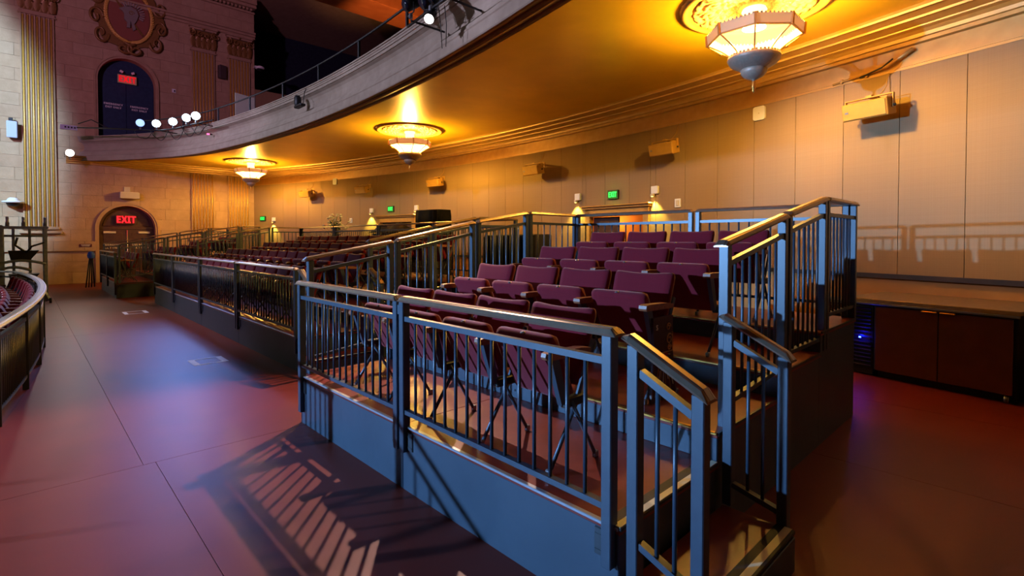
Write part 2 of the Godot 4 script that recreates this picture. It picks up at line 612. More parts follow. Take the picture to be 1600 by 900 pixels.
func side_frame(t: Node3D, z: float) -> void:
	var st := nb()
	# wooden arm cap with rounded nose
	var p := PackedVector2Array([Vector2(-0.235, 0.672), Vector2(-0.225, 0.656), Vector2(0.13, 0.650), Vector2(0.14, 0.682), Vector2(0.05, 0.694), Vector2(-0.19, 0.700), Vector2(-0.23, 0.694)])
	extr(st, p, 0.062, Transform3D(Basis(), Vector3(0, 0, z - 0.031)))
	put("armrest", st, M.wood, t)
	st = nb()
	var q := PackedVector2Array([Vector2(-0.20, 0.658), Vector2(-0.135, 0.658), Vector2(-0.09, 0.50), Vector2(-0.07, 0.39), Vector2(-0.11, 0.38), Vector2(-0.15, 0.50)])
	extr(st, q, 0.034, Transform3D(Basis(), Vector3(0, 0, z - 0.017)))
	put("arm_bracket", st, M.leg, t)
	st = nb()
	cbox(st, Vector3(0.02, 0.385, z), Vector3(0.20, 0.06, 0.05), 0.008)
	put("clamp", st, M.plastic, t)
	for leg in [[Vector3(0.06, 0.39, z), Vector3(-0.20, 0.012, z)], [Vector3(-0.03, 0.39, z + 0.02), Vector3(0.20, 0.012, z + 0.02)]]:
		st = nb(true)
		tube(st, [leg[0], leg[1]], 0.0125, 8)
		put("leg", st, M.leg, t)
		st = nb()
		cbox(st, leg[1] + Vector3(0, 0.008, 0), Vector3(0.035, 0.04, 0.03), 0.005)
		put("foot", st, M.steel, t)
	st = nb()
	bar(st, Vector3(0.05, 0.40, z), Vector3(0.20, 0.72, z), 0.014, 0.03)
	put("back_bracket", st, M.leg, t)

func make_chair(both: bool) -> Node3D:
	var t := thing("theatre_seat", "maroon upholstered tip-up theatre seat", "seat")
	var up1 := Vector3(0.15, 0.47, 0).normalized()
	var st := nb(true)
	pad(st, Vector3(0.085, 0.447, 0), up1, Vector3(up1.y, -up1.x, 0), 0.49, 0.075, 0.515, 0.018, 0.05)
	put("backrest", st, M.seat, t)
	st = nb()
	var n1 := Vector3(up1.y, -up1.x, 0)
	box(st, Vector3(0.085, 0.447, 0) + up1 * 0.23 + n1 * 0.082, Vector3(0.44, 0.012, 0.46), Basis(up1, n1, up1.cross(n1)))
	put("back_shell", st, M.plastic, t)
	var up2 := Vector3(-0.19, 0.41, 0).normalized()
	st = nb(true)
	pad(st, Vector3(0.045, 0.335, 0), up2, Vector3(up2.y, -up2.x, 0), 0.455, 0.085, 0.475, 0.0, 0.06)
	put("tip_up_seat", st, M.seat, t)
	st = nb(true)
	lathe(st, [Vector2(0, 0.012), Vector2(0.014, 0.010), Vector2(0.018, 0.0)], 10, Vector3(-0.115, 0.757, 0))
	put("seat_stud", st, M.chrome, t)
	side_frame(t, 0.2925)
	if both:
		side_frame(t, -0.2925)
	return t

func add_end_panel(t: Node3D) -> void:
	# painted art deco end standard on the +z side
	var z := 0.325
	var st := nb()
	var p := PackedVector2Array([Vector2(-0.15, 0.60), Vector2(0.12, 0.60), Vector2(0.125, 0.33), Vector2(0.17, 0.0), Vector2(-0.17, 0.0), Vector2(-0.135, 0.33)])
	extr(st, p, 0.022, Transform3D(Basis(), Vector3(0, 0, z - 0.02)))
	var e := put("end_panel", st, M.endpanel, t, "dark red painted end panel with gilt scrolls and sunburst")
	var zf := z + 0.004
	for s in [[0.055, 0.52, 0.030], [0.07, 0.43, 0.045], [0.07, 0.37, 0.025]]:
		st = nb(true)
		var pts := []
		for k in 22:
			var a := TAU * 1.4 * k / 21.0
			var r: float = s[2] * (1.0 - 0.75 * k / 21.0)
			pts.append(Vector3(s[0] + r * cos(a), s[1] + r * sin(a), zf))
		tube(st, pts, 0.005, 5)
		put("gilt_scroll", st, M.motif_gold, e)
	st = nb()
	bar(st, Vector3(0.112, 0.345, zf), Vector3(0.112, 0.48, zf), 0.005, 0.007, Vector3.RIGHT)
	bar(st, Vector3(-0.11, 0.342, zf), Vector3(0.115, 0.342, zf), 0.005, 0.007)
	put("gilt_line", st, M.motif_gold, e)
	st = nb()
	var half := PackedVector2Array()
	for k in 13:
		var a := PI + PI * k / 12.0
		half.append(Vector2(0.0 + 0.042 * cos(a), 0.335 + 0.05 * sin(a)))
	extr(st, half, 0.006, Transform3D(Basis(), Vector3(0, 0, z)))
	put("sun_disc", st, M.motif_red, e)
	for k in 7:
		var a := lerpf(-PI * 0.93, -PI * 0.07, k / 6.0)
		st = nb()
		var c := Vector3(0, 0.335, zf)
		var dir := Vector3(cos(a), sin(a), 0)
		bar(st, c + dir * 0.055, c + dir * (0.10 if k % 6 else 0.08), 0.005, 0.006, Vector3.BACK)
		put("sun_ray", st, M.motif_white, e)
	for k in 8:
		var f := k / 7.0
		st = nb()
		bar(st, Vector3(lerpf(-0.08, 0.08, f), 0.24 - 0.02 * (k % 2), zf), Vector3(lerpf(-0.125, 0.125, f), 0.04 + 0.05 * (k % 3), zf), 0.005, 0.007, Vector3.BACK)
		put("falling_ray", st, M.motif_white if k % 2 else M.motif_gold, e)
	text_on("row_letter", "S", 0.05, M.motif_white, e, Transform3D(Basis(), Vector3(-0.10, 0.53, zf)))
	text_on("seat_number", "1", 0.025, M.motif_white, e, Transform3D(Basis(), Vector3(-0.105, 0.37, zf)))

# ---------------------------------------------------------------- platforms
func platform(label: String, x0: float, z_near: float, z_far: float, hs: Array, xs: Array, splits: Array) -> Node3D:
	var t := thing("seating_platform", label, "platform", Vector3(x0, 0, z_near))
	var L := z_near - z_far
	for k in hs.size():
		var xa: float = xs[k] - x0
		var xb: float = xs[k + 1] - x0
		var y0: float = 0.0 if k == 0 else hs[k - 1]
		var cuts: Array = splits
		for i in cuts.size() - 1:
			var za: float = cuts[i] - z_near
			var zb: float = cuts[i + 1] - z_near
			var st := nb()
			cbox(st, Vector3((xa + xb) * 0.5 + 0.012, hs[k] - 0.02, (za + zb) * 0.5), Vector3(xb - xa + 0.02, 0.04, abs(zb - za) - 0.004), 0.003)
			put("deck", st, M.deck, t)
			st = nb()
			cbox(st, Vector3(xa + 0.012, (y0 + hs[k] - 0.03) * 0.5, (za + zb) * 0.5), Vector3(0.024, hs[k] - 0.03 - y0, abs(zb - za) - 0.006), 0.003)
			put("fascia_board", st, M.fascia, t)
			st = nb()
			var zc := (za + zb) * 0.5
			cbox(st, Vector3(xa + 0.006, hs[k] - 0.006, zc), Vector3(0.03, 0.016, abs(zb - za) - 0.006), 0.003)
			put("nosing", st, M.alu if k == 0 else M.brass, t)
			for s in [za - 0.12, zb + 0.12]:
				st = nb(true)
				lathe(st, [Vector2(0.0, 0.004), Vector2(0.008, 0.003), Vector2(0.010, 0.0)], 8)
				var b := put("bolt", st, M.plastic, t)
				b.position = Vector3(xa - 0.001, hs[k] - 0.11, s)
				b.rotation.z = PI / 2
		for side in [0.0, -L]:
			var st2 := nb()
			box2(st2, Vector3(xa + 0.002, 0.004, side + (-0.012 if side == 0.0 else 0.012)), Vector3(xb - 0.002, hs[k] - 0.041, side + (-0.030 if side == 0.0 else 0.030)))
			put("end_board", st2, M.fascia, t)
			st2 = nb()
			box2(st2, Vector3(xa + 0.01, hs[k] - 0.018, side - 0.006), Vector3(xb - 0.01, hs[k] + 0.002, side + 0.006))
			put("edge_trim", st2, M.black, t)
	var st3 := nb()
	box2(st3, Vector3(xs[-1] - x0 - 0.02, 0.004, -0.03), Vector3(xs[-1] - x0, hs[-1] - 0.05, -L + 0.03))
	put("back_board", st3, M.fascia, t)
	# post sockets let into the front board
	for c in splits:
		for s in [-1, 1]:
			var z: float = c - z_near + s * 0.085
			if z > -0.02 or z < -L + 0.02:
				continue
			var st4 := nb()
			cbox(st4, Vector3(-0.003, hs[0] - 0.10, z), Vector3(0.012, 0.13, 0.10), 0.003)
			box2(st4, Vector3(-0.012, hs[0] - 0.07, z - 0.045), Vector3(-0.002, hs[0] - 0.062, z + 0.045))
			box2(st4, Vector3(-0.012, hs[0] - 0.145, z - 0.045), Vector3(-0.002, hs[0] - 0.137, z + 0.045))
			put("socket_plate", st4, M.black, t)
	return t

func step_unit(label: String, x0: float, x1: float, z0: float, z1: float, h: float) -> void:
	var t := thing("step_box", label, "step", Vector3((x0 + x1) * 0.5, 0, (z0 + z1) * 0.5), 0, "step boxes at the platform stairs")
	var w := x1 - x0
	var d := z0 - z1
	var st := nb()
	cbox(st, Vector3(0, h * 0.5 - 0.015, 0), Vector3(w, h - 0.03, d), 0.004)
	put("body", st, M.fascia, t)
	st = nb()
	cbox(st, Vector3(0, h - 0.014, -0.002), Vector3(w - 0.01, 0.028, d - 0.01), 0.003)
	put("tread", st, M.deck, t)
	st = nb()
	cbox(st, Vector3(0, h - 0.006, d * 0.5 - 0.05), Vector3(w, 0.020, 0.10), 0.003)
	put("nosing", st, M.nose_dark, t)
	st = nb()
	box(st, Vector3(0, h + 0.004, d * 0.5 - 0.035), Vector3(w, 0.003, 0.038))
	put("safety_strip", st, M.strip, t)

# ---------------------------------------------------------------- rear wall fittings
func on_wall(called: String, label: String, category: String, z: float, y: float, off := 0.0, group := "") -> Node3D:
	var n := wall_n(z)
	return thing(called, label, category, Vector3(wall_x(z), y, z) + n * off, wall_turn(z), group)

func wall_speaker(z: float, y: float, label: String) -> void:
	var t := on_wall("wall_speaker", label, "speaker", z, y, 0.04, "gold painted speakers on the rear wall")
	var tilt := Basis(Vector3.RIGHT, 0.22)
	var st := nb()
	cbox(st, Vector3(0, 0, 0.42), Vector3(0.66, 0.27, 0.26), 0.012, tilt)
	put("cabinet", st, M.speaker, t)
	st = nb()
	cbox(st, Vector3(0, 0, 0.42) + tilt * Vector3(0, 0, 0.136), Vector3(0.62, 0.235, 0.014), 0.005, tilt)
	var g := put("grille", st, M.speaker, t)
	st = nb()
	box(st, Vector3(-0.25, 0, 0.42) + tilt * Vector3(0, 0.0, 0.145), Vector3(0.05, 0.03, 0.006), tilt)
	put("badge", st, M.steel, g)
	st = nb()
	for s in [-1, 1]:
		box(st, Vector3(s * 0.345, 0.075, 0.40), Vector3(0.012, 0.22, 0.05))
	box(st, Vector3(0, 0.185, 0.40), Vector3(0.70, 0.014, 0.05))
	put("yoke", st, M.speaker, t)
	st = nb()
	box(st, Vector3(0, 0.205, 0.21), Vector3(0.09, 0.03, 0.42))
	cbox(st, Vector3(0, 0.20, 0.01), Vector3(0.16, 0.16, 0.02), 0.004)
	put("wall_arm", st, M.speaker, t)
	for s in [-1, 1]:
		st = nb(true)
		tube(st, [Vector3(s * 0.35, 0.0, 0.40), Vector3(s * 0.375, 0.0, 0.40)], 0.022, 10)
		put("knob", st, M.plastic, t)
	st = nb(true)
	tube(st, [Vector3(0.06, 0.19, 0.30), Vector3(0.09, 0.26, 0.22), Vector3(0.10, 0.38, 0.10), Vector3(0.10, 0.60, 0.03)], 0.007, 6)
	put("cable", st, M.speaker, t)

func wall_light(z: float, y: float, label: String) -> void:
	var t := on_wall("emergency_light", label, "emergency light", z, y, 0.04, "white emergency lights beside the rear doors")
	var st := nb()
	cbox(st, Vector3(0, 0.02, 0.04), Vector3(0.20, 0.19, 0.08), 0.012)
	put("housing", st, M.white, t)
	st = nb()
	cbox(st, Vector3(-0.05, -0.10, 0.075), Vector3(0.09, 0.07, 0.07), 0.01)
	put("lamp_head", st, M.cream, t)
	st = nb(true)
	lathe(st, [Vector2(0.032, 0.0), Vector2(0.026, -0.008), Vector2(0, -0.010)], 12, Vector3(-0.05, -0.135, 0.08))
	put("lamp_lens", st, M.em_lamp, t)
	var n := wall_n(z)
	var side := Vector3.UP.cross(n)
	var p := Vector3(wall_x(z), y - 0.15, z) + n * 0.16 - side * 0.05
	spot("emergency_light_beam", p, p + Vector3(0, -1, 0) - n * 0.05, Color(1.0, 0.93, 0.42), 5.0, 46, 0.03, 0.6)

func green_exit(z: float, y: float, label: String) -> void:
	var t := on_wall("exit_sign", label, "exit sign", z, y, 0.04)
	var st := nb()
	cbox(st, Vector3(0, 0, 0.03), Vector3(0.36, 0.24, 0.06), 0.008)
	put("housing", st, M.plastic, t)
	st = nb()
	box(st, Vector3(0, 0, 0.062), Vector3(0.33, 0.21, 0.006))
	put("sign_face", st, M.exit_green_face, t)
	text_on("sign_letters", "EXIT", 0.17, M.exit_green, t, Transform3D(Basis().scaled(Vector3(0.78, 1.1, 1)), Vector3(0, 0, 0.070)), 0.006)
	var n := wall_n(z)
	omni("exit_sign_glow", Vector3(wall_x(z), y, z) + n * 0.22, Color(0.1, 1.0, 0.32), 0.035, 0.08)

func rear_door(z0: float, z1: float, top: float, label: String, n_door: int, open: bool) -> void:
	# z0 > z1: a cased opening in the rear wall with door leaves and a lobby behind it
	var t := Node3D.new()
	t.name = "door_%d" % n_door
	t.set_meta("kind", "structure")
	t.set_meta("label", label)
	add_child(t)
	var zc := (z0 + z1) * 0.5
	t.position = Vector3(wall_x(zc), 0, zc)
	t.rotation.y = wall_turn(zc)
	var w := z0 - z1
	var st := nb()
	for s in [-1, 1]:
		st = nb()
		cbox(st, Vector3(s * (w * 0.5 - 0.09), (top - 0.1) * 0.5, 0.03), Vector3(0.18, top - 0.1, 0.16), 0.01)
		put("jamb", st, M.cornice, t)
	st = nb()
	cbox(st, Vector3(0, top - 0.19, 0.03), Vector3(w - 0.02, 0.20, 0.16), 0.01)
	put("lintel", st, M.cornice, t)
	st = nb()
	cbox(st, Vector3(0, top - 0.06, 0.06), Vector3(w + 0.10, 0.06, 0.24), 0.01)
	cbox(st, Vector3(0, top - 0.015, 0.09), Vector3(w + 0.18, 0.035, 0.30), 0.008)
	put("cornice_cap", st, M.cornice, t)
	var inner := w - 0.36
	for s in [-1, 1]:
		st = nb()
		var lw := inner * 0.5
		var turn := Basis()
		var c := Vector3(s * lw * 0.5, 1.22, -0.08)
		if open and s > 0:
			turn = Basis(Vector3.UP, 1.35)
			c = Vector3(inner * 0.5 - 0.05, 1.22, -0.55)
		cbox(st, c, Vector3(lw - 0.01, 2.36, 0.05), 0.005, turn)
		var leaf := put("door_leaf", st, M.door, t)
		st = nb()
		for yy in [0.55, 1.65]:
			cbox(st, c + turn * Vector3(0, yy - 1.22, 0.028), Vector3(lw * 0.7, 0.75, 0.02), 0.008, turn)
		put("raised_panel", st, M.door, leaf)

# ---------------------------------------------------------------- chandeliers
func chandelier(at: Vector3, label: String) -> void:
	var t := thing("chandelier", label, "chandelier", at, 0, "octagonal glass chandeliers under the balcony")
	var st := nb(true)
	# all heights measured down from the ceiling at 0
	lathe(st, [Vector2(0.15, -0.05), Vector2(0.17, -0.09), Vector2(0.13, -0.14), Vector2(0.14, -0.28), Vector2(0.16, -0.33)], 20)
	put("neck", st, M.neck, t)
	var rim := 0.62
	var low := 0.27
	for k in 8:
		var a0 := TAU * (k + 0.5) / 8
		var a1 := TAU * (k + 1.5) / 8
		var d0 := Vector3(cos(a0), 0, sin(a0))
		var d1 := Vector3(cos(a1), 0, sin(a1))
		st = nb()
		hexa(st, [d0 * (rim - 0.012) + Vector3(0, -0.50, 0), d1 * (rim - 0.012) + Vector3(0, -0.50, 0), d1 * rim + Vector3(0, -0.50, 0), d0 * rim + Vector3(0, -0.50, 0), d0 * (rim + 0.008) + Vector3(0, -0.36, 0), d1 * (rim + 0.008) + Vector3(0, -0.36, 0), d1 * (rim + 0.02) + Vector3(0, -0.36, 0), d0 * (rim + 0.02) + Vector3(0, -0.36, 0)])
		put("rim_pane", st, M.rim_glass, t)
		st = nb()
		bar(st, d0 * (rim + 0.004) + Vector3(0, -0.50, 0), d1 * (rim + 0.004) + Vector3(0, -0.50, 0), 0.02, 0.02)
		bar(st, d0 * (rim + 0.012) + Vector3(0, -0.51, 0), d0 * (rim + 0.024) + Vector3(0, -0.35, 0), 0.03, 0.03, d0)
		put("rim_frame", st, M.amber, t)
		# cresting teeth on the rim
		st = nb()
		for j in 9:
			var p := d0.lerp(d1, (j + 0.5) / 9.0) * (rim + 0.013)
			box(st, p + Vector3(0, -0.352, 0), Vector3(0.022, 0.022, 0.022), Basis(Vector3.UP, -(a0 + a1) * 0.5))
		put("cresting", st, M.bronze, t)
		# one concave glass pane
		st = nb(true)
		var n := 6
		for j in n:
			var f0 := float(j) / n
			var f1 := float(j + 1) / n
			var r0 := low + (rim - 0.015 - low) * pow(1.0 - f0, 1.5)
			var r1 := low + (rim - 0.015 - low) * pow(1.0 - f1, 1.5)
			var y0 := -0.50 - 0.26 * f0
			var y1 := -0.50 - 0.26 * f1
			quad(st, d0 * r0 + Vector3(0, y0, 0), d1 * r0 + Vector3(0, y0, 0), d1 * r1 + Vector3(0, y1, 0), d0 * r1 + Vector3(0, y1, 0))
		put("lamp_pane", st, M.shade, t)
		st = nb(true)
		var pts := []
		for j in n + 1:
			var f := float(j) / n
			pts.append(d0 * (low + (rim - 0.01 - low) * pow(1.0 - f, 1.5) + 0.004) + Vector3(0, -0.50 - 0.26 * f, 0))
		tube(st, pts, 0.012, 6)
		put("rib", st, M.amber, t)
	st = nb(true)
	lathe(st, [Vector2(0.25, -0.745), Vector2(0.34, -0.735), Vector2(0.355, -0.765), Vector2(0.34, -0.80), Vector2(0.31, -0.84), Vector2(0.24, -0.885), Vector2(0.20, -0.905), Vector2(0.17, -0.92)], 36)
	put("bowl", st, M.bronze, t)
	st = nb()
	for j in 40:
		var a := TAU * j / 40
		box(st, Vector3(cos(a) * 0.335, -0.728, sin(a) * 0.335), Vector3(0.02, 0.022, 0.028), Basis(Vector3.UP, -a))
	put("bowl_cresting", st, M.bronze, t)
	st = nb(true)
	lathe(st, [Vector2(0.16, -0.905), Vector2(0.18, -0.925), Vector2(0.17, -0.97), Vector2(0.13, -1.02), Vector2(0.06, -1.055), Vector2(0.022, -1.065), Vector2(0.018, -1.10)], 28)
	put("lower_bowl", st, M.bronze, t)
	st = nb(true)
	lathe(st, [Vector2(0.018, -1.08), Vector2(0.03, -1.10), Vector2(0.022, -1.13), Vector2(0.034, -1.16), Vector2(0.03, -1.18), Vector2(0.016, -1.20), Vector2(0.026, -1.225), Vector2(0.012, -1.25), Vector2(0, -1.255)], 14)
	put("finial", st, M.brass, t)

func ceiling_rose(at: Vector3, label: String, sd: int) -> void:
	var t := thing("ceiling_rose", label, "ceiling rose", at, 0, "plaster roses round the chandeliers")
	var st := nb(true)
	lathe(st, [Vector2(1.02, 0.0), Vector2(1.0, -0.035), Vector2(0.96, -0.055), Vector2(0.92, -0.045), Vector2(0.90, -0.025), Vector2(0.87, -0.035), Vector2(0.84, -0.02), Vector2(0.83, 0.0)], 64)
	put("moulded_rim", st, M.cornice, t)
	# scrolling acanthus relief, one continuous cast
	st = nb(true)
	var nr := 40
	var na := 240
	var grid := []
	for i in nr + 1:
		var row := []
		var r: float = 0.14 + 0.70 * i / nr
		for j in na:
			var a := TAU * j / na
			var q := a * 12.0 / TAU * PI
			var v := sin(q * 2.0 + 3.0 * sin(r * 14.0)) * cos(r * 30.0 + 2.0 * sin(q * 2.0 + sd))
			v += 0.6 * sin(r * 62.0 + 4.0 * sin(q * 4.0)) * cos(q * 6.0 + r * 9.0)
			v += 0.3 * sin(q * 14.0 + r * 40.0)
			var h := -0.012 - 0.045 * clampf(v * 0.6 + 0.4, 0.0, 1.0)
			if i == 0 or i == nr:
				h = -0.002
			row.append(Vector3(cos(a) * r, h, sin(a) * r))
		grid.append(row)
	for i in nr:
		for j in na:
			var k := (j + 1) % na
			quad(st, grid[i][j], grid[i][k], grid[i + 1][k], grid[i + 1][j])
	put("acanthus_relief", st, M.relief, t)
	st = nb(true)
	lathe(st, [Vector2(0.24, -0.002), Vector2(0.23, -0.05), Vector2(0.18, -0.065), Vector2(0.13, -0.05), Vector2(0.0, -0.05)], 32)
	put("boss", st, M.relief, t)

# ---------------------------------------------------------------- side wall
func arch_door(cx: float, y0: float, yc: float, r: float, n_door: int, label: String, leaf_m: Material, head_y: float) -> Node3D:
	var t := Node3D.new()
	t.name = "door_%d" % n_door
	t.set_meta("kind", "structure")
	t.set_meta("label", label)
	add_child(t)
	t.position = Vector3(cx, y0, SIDE_Z)
	var h := yc - y0
	# moulded surround, two steps
	for s in [[r, r + 0.07, 0.05], [r + 0.07, r + 0.13, 0.085]]:
		var st := nb()
		var n := 30
		var po := [Vector2(s[1], 0)]
		var pi := [Vector2(s[0], 0)]
		for k in n + 1:
			var a := PI * k / n
			po.append(Vector2(cos(a) * s[1], h + sin(a) * s[1]))
			pi.append(Vector2(cos(a) * s[0], h + sin(a) * s[0]))
		po.append(Vector2(-s[1], 0))
		pi.append(Vector2(-s[0], 0))
		for k in po.size() - 1:
			var z: float = s[2]
			var a: Vector2 = pi[k]
			var b: Vector2 = po[k]
			var c: Vector2 = po[k + 1]
			var d: Vector2 = pi[k + 1]
			quad(st, Vector3(a.x, a.y, z), Vector3(b.x, b.y, z), Vector3(c.x, c.y, z), Vector3(d.x, d.y, z))
			quad(st, Vector3(b.x, b.y, -0.1), Vector3(c.x, c.y, -0.1), Vector3(c.x, c.y, z), Vector3(b.x, b.y, z))
			var zi := -0.36 if s[0] == r else -0.02
			quad(st, Vector3(a.x, a.y, z), Vector3(d.x, d.y, z), Vector3(d.x, d.y, zi), Vector3(a.x, a.y, zi))
		put("surround", st, M.stone[2], t)
	# back of the niche
	var st2 := nb()
	extr(st2, arc_poly(0, 0, h, r + 0.04), 0.02, Transform3D(Basis(), Vector3(0, 0, -0.38)))
	put("tympanum", st2, leaf_m, t)
	# head bar and arched moulding
	if head_y > 0:
		st2 = nb()
		cbox(st2, Vector3(0, head_y - y0 + 0.05, -0.32), Vector3(r * 2, 0.12, 0.08), 0.01)
		put("head_rail", st2, leaf_m, t)
		st2 = nb(true)
		var pts := []
		for k in 25:
			var a := PI * k / 24
			pts.append(Vector3(cos(a) * (r - 0.17), h + 0.04 + sin(a) * (r - 0.17) * 0.98 + 0.02, -0.345))
		tube(st2, pts, 0.022, 6)
		tube(st2, [Vector3(-r + 0.17, h + 0.12, -0.345), Vector3(r - 0.17, h + 0.12, -0.345)], 0.022, 6)
		put("fanlight_moulding", st2, leaf_m, t)
	return t

func reeded_pilaster(label: String, x0: float, x1: float, y0: float, y1: float, base: bool, group: String) -> Node3D:
	var w := x1 - x0
	var t := thing("pilaster", label, "pilaster", Vector3((x0 + x1) * 0.5, y0, SIDE_Z), 0, group)
	var h := y1 - y0
	var st := nb()
	box2(st, Vector3(-w * 0.5, 0, -0.02), Vector3(w * 0.5, h, 0.035))
	put("shaft", st, M.stone[3], t)
	var n := 7
	var pitch := w / (n + 0.35)
	var fm := nb()
	box(fm, Vector3.ZERO, Vector3(pitch * 0.34, h, 0.05))
	fm.generate_normals()
	var fillet := fm.commit()
	for k in n + 1:
		var x := -w * 0.5 + pitch * (k + 0.17)
		put_mesh("fillet", fillet, M.stone[3], t, Transform3D(Basis(), Vector3(x, h * 0.5, 0.058)))
	var rm := nb(true)
	var rings := []
	for yy in [h * 0.995, 0.03]:
		rings.append(disc_ring(Vector3(0, yy, 0), Vector3.RIGHT, Vector3.BACK, pitch * 0.24, 8))
	loft(rm, rings)
	rm.generate_normals()
	var reed := rm.commit()
	for k in n:
		put_mesh("gilt_reed", reed, M.gold, t, Transform3D(Basis(), Vector3(-w * 0.5 + pitch * (k + 0.67), 0, 0.056)))
	if base:
		for q in [[0.06, 0.0, 0.10, 0.14], [0.13, -0.16, 0.16, 0.20]]:
			st = nb()
			cbox(st, Vector3(0, q[1] + 0.0, q[3] * 0.5), Vector3(w + q[0] * 2, 0.11, q[3]), 0.02)
			put("base_moulding", st, M.stone[1], t)
	return t

func leaf(st: SurfaceTool, at: Vector3, w: float, h: float, turn: float, curl: float) -> void:
	var b := Basis(Vector3.UP, turn)
	var n := 7
	var prev := []
	for k in n + 1:
		var f := float(k) / n
		var ww: float = w * 0.5 * (0.55 + 0.6 * sin(PI * min(f * 1.1, 1.0)) * (1.0 + 0.25 * (k % 2))) * (1.0 if f < 0.9 else 0.5)
		var z: float = 0.03 + curl * pow(f, 3.0) * 1.6
		var y: float = h * (f if f < 0.85 else 0.85 - (f - 0.85) * 0.8)
		var row := [at + b * Vector3(-ww, y, z * 0.7), at + b * Vector3(0, y, z + 0.02), at + b * Vector3(ww, y, z * 0.7)]
		if k:
			for i in 2:
				quad(st, prev[i], prev[i + 1], row[i + 1], row[i])
		prev = row

func capital(label: String, x0: float, x1: float, y0: float, y1: float) -> void:
	var w := x1 - x0
	var h := y1 - y0
	var t := thing("capital", label, "capital", Vector3((x0 + x1) * 0.5, y0, SIDE_Z), 0, "gilded leaf capitals on the side wall")
	var st := nb()
	for q in [[0.0, 0.06, 0.12, 0.13], [0.06, 0.16, 0.05, 0.10]]:
		cbox(st, Vector3(0, (q[0] + q[1]) * 0.5, q[3] * 0.5), Vector3(w + q[2], q[1] - q[0], q[3]), 0.01)
	put("necking", st, M.stone[2], t)
	st = nb()
	hexa(st, [Vector3(-w * 0.46, 0.16, 0.09), Vector3(w * 0.46, 0.16, 0.09), Vector3(w * 0.46, 0.16, 0), Vector3(-w * 0.46, 0.16, 0), Vector3(-w * 0.54, h * 0.82, 0.14), Vector3(w * 0.54, h * 0.82, 0.14), Vector3(w * 0.54, h * 0.82, 0), Vector3(-w * 0.54, h * 0.82, 0)])
	put("bell", st, M.giltdark, t)
	for k in 4:
		st = nb(true)
		leaf(st, Vector3(w * (-0.36 + 0.24 * k), 0.17, 0.07), w * 0.22, h * 0.34, 0, 0.05)
		put("leaf", st, M.giltdark, t)
	for k in 5:
		st = nb(true)
		leaf(st, Vector3(w * (-0.46 + 0.23 * k), 0.18, 0.10), w * 0.2, h * 0.52, 0, 0.07)
		put("leaf", st, M.giltdark, t)
	for s in [-1, 1]:
		st = nb(true)
		var pts := []
		var rr := []
		for k in 30:
			var f := k / 29.0
			var a: float = -0.5 * PI + TAU * 1.6 * f
			var r: float = w * 0.17 * (1.0 - 0.85 * f)
			pts.append(Vector3(s * (w * 0.50 - cos(a) * r * -1.0 * -1.0), h * 0.70 + sin(a) * r * -1.0, 0.19 + 0.05 * f))
			rr.append(0.035 * (1.0 - 0.5 * f))
		pts.push_front(Vector3(s * w * 0.18, h * 0.45, 0.14))
		rr.push_front(0.02)
		tube(st, pts, rr, 6)
		put("volute", st, M.giltdark, t)
		st = nb(true)
		pts = []
		for k in 22:
			var f := k / 21.0
			var a: float = 0.5 * PI - s * TAU * 1.3 * f
			var r: float = w * 0.12 * (1.0 - 0.8 * f)
			pts.append(Vector3(s * w * 0.13 + cos(a) * r, h * 0.66 + sin(a) * r, 0.18 + 0.04 * f))
		tube(st, pts, 0.022, 6)
		put("inner_scroll", st, M.giltdark, t)
	st = nb(true)
	for k in 8:
		var a := TAU * k / 8
		leaf(st, Vector3(cos(a) * 0.03, h * 0.88 + sin(a) * 0.03 - 0.02, 0.17), 0.09, 0.10, 0, 0.03)
	lathe(st, [Vector2(0, 0.06), Vector2(0.05, 0.04), Vector2(0.07, 0.0), Vector2(0, -0.05)], 10, Vector3(0, h * 0.88, 0.20))
	put("rosette", st, M.giltdark, t)
	st = nb()
	cbox(st, Vector3(0, h * 0.88, 0.10), Vector3(w * 1.16, h * 0.08, 0.20), 0.015)
	cbox(st, Vector3(0, h * 0.96, 0.13), Vector3(w * 1.24, h * 0.08, 0.26), 0.015)
	put("abacus", st, M.stone[2], t)

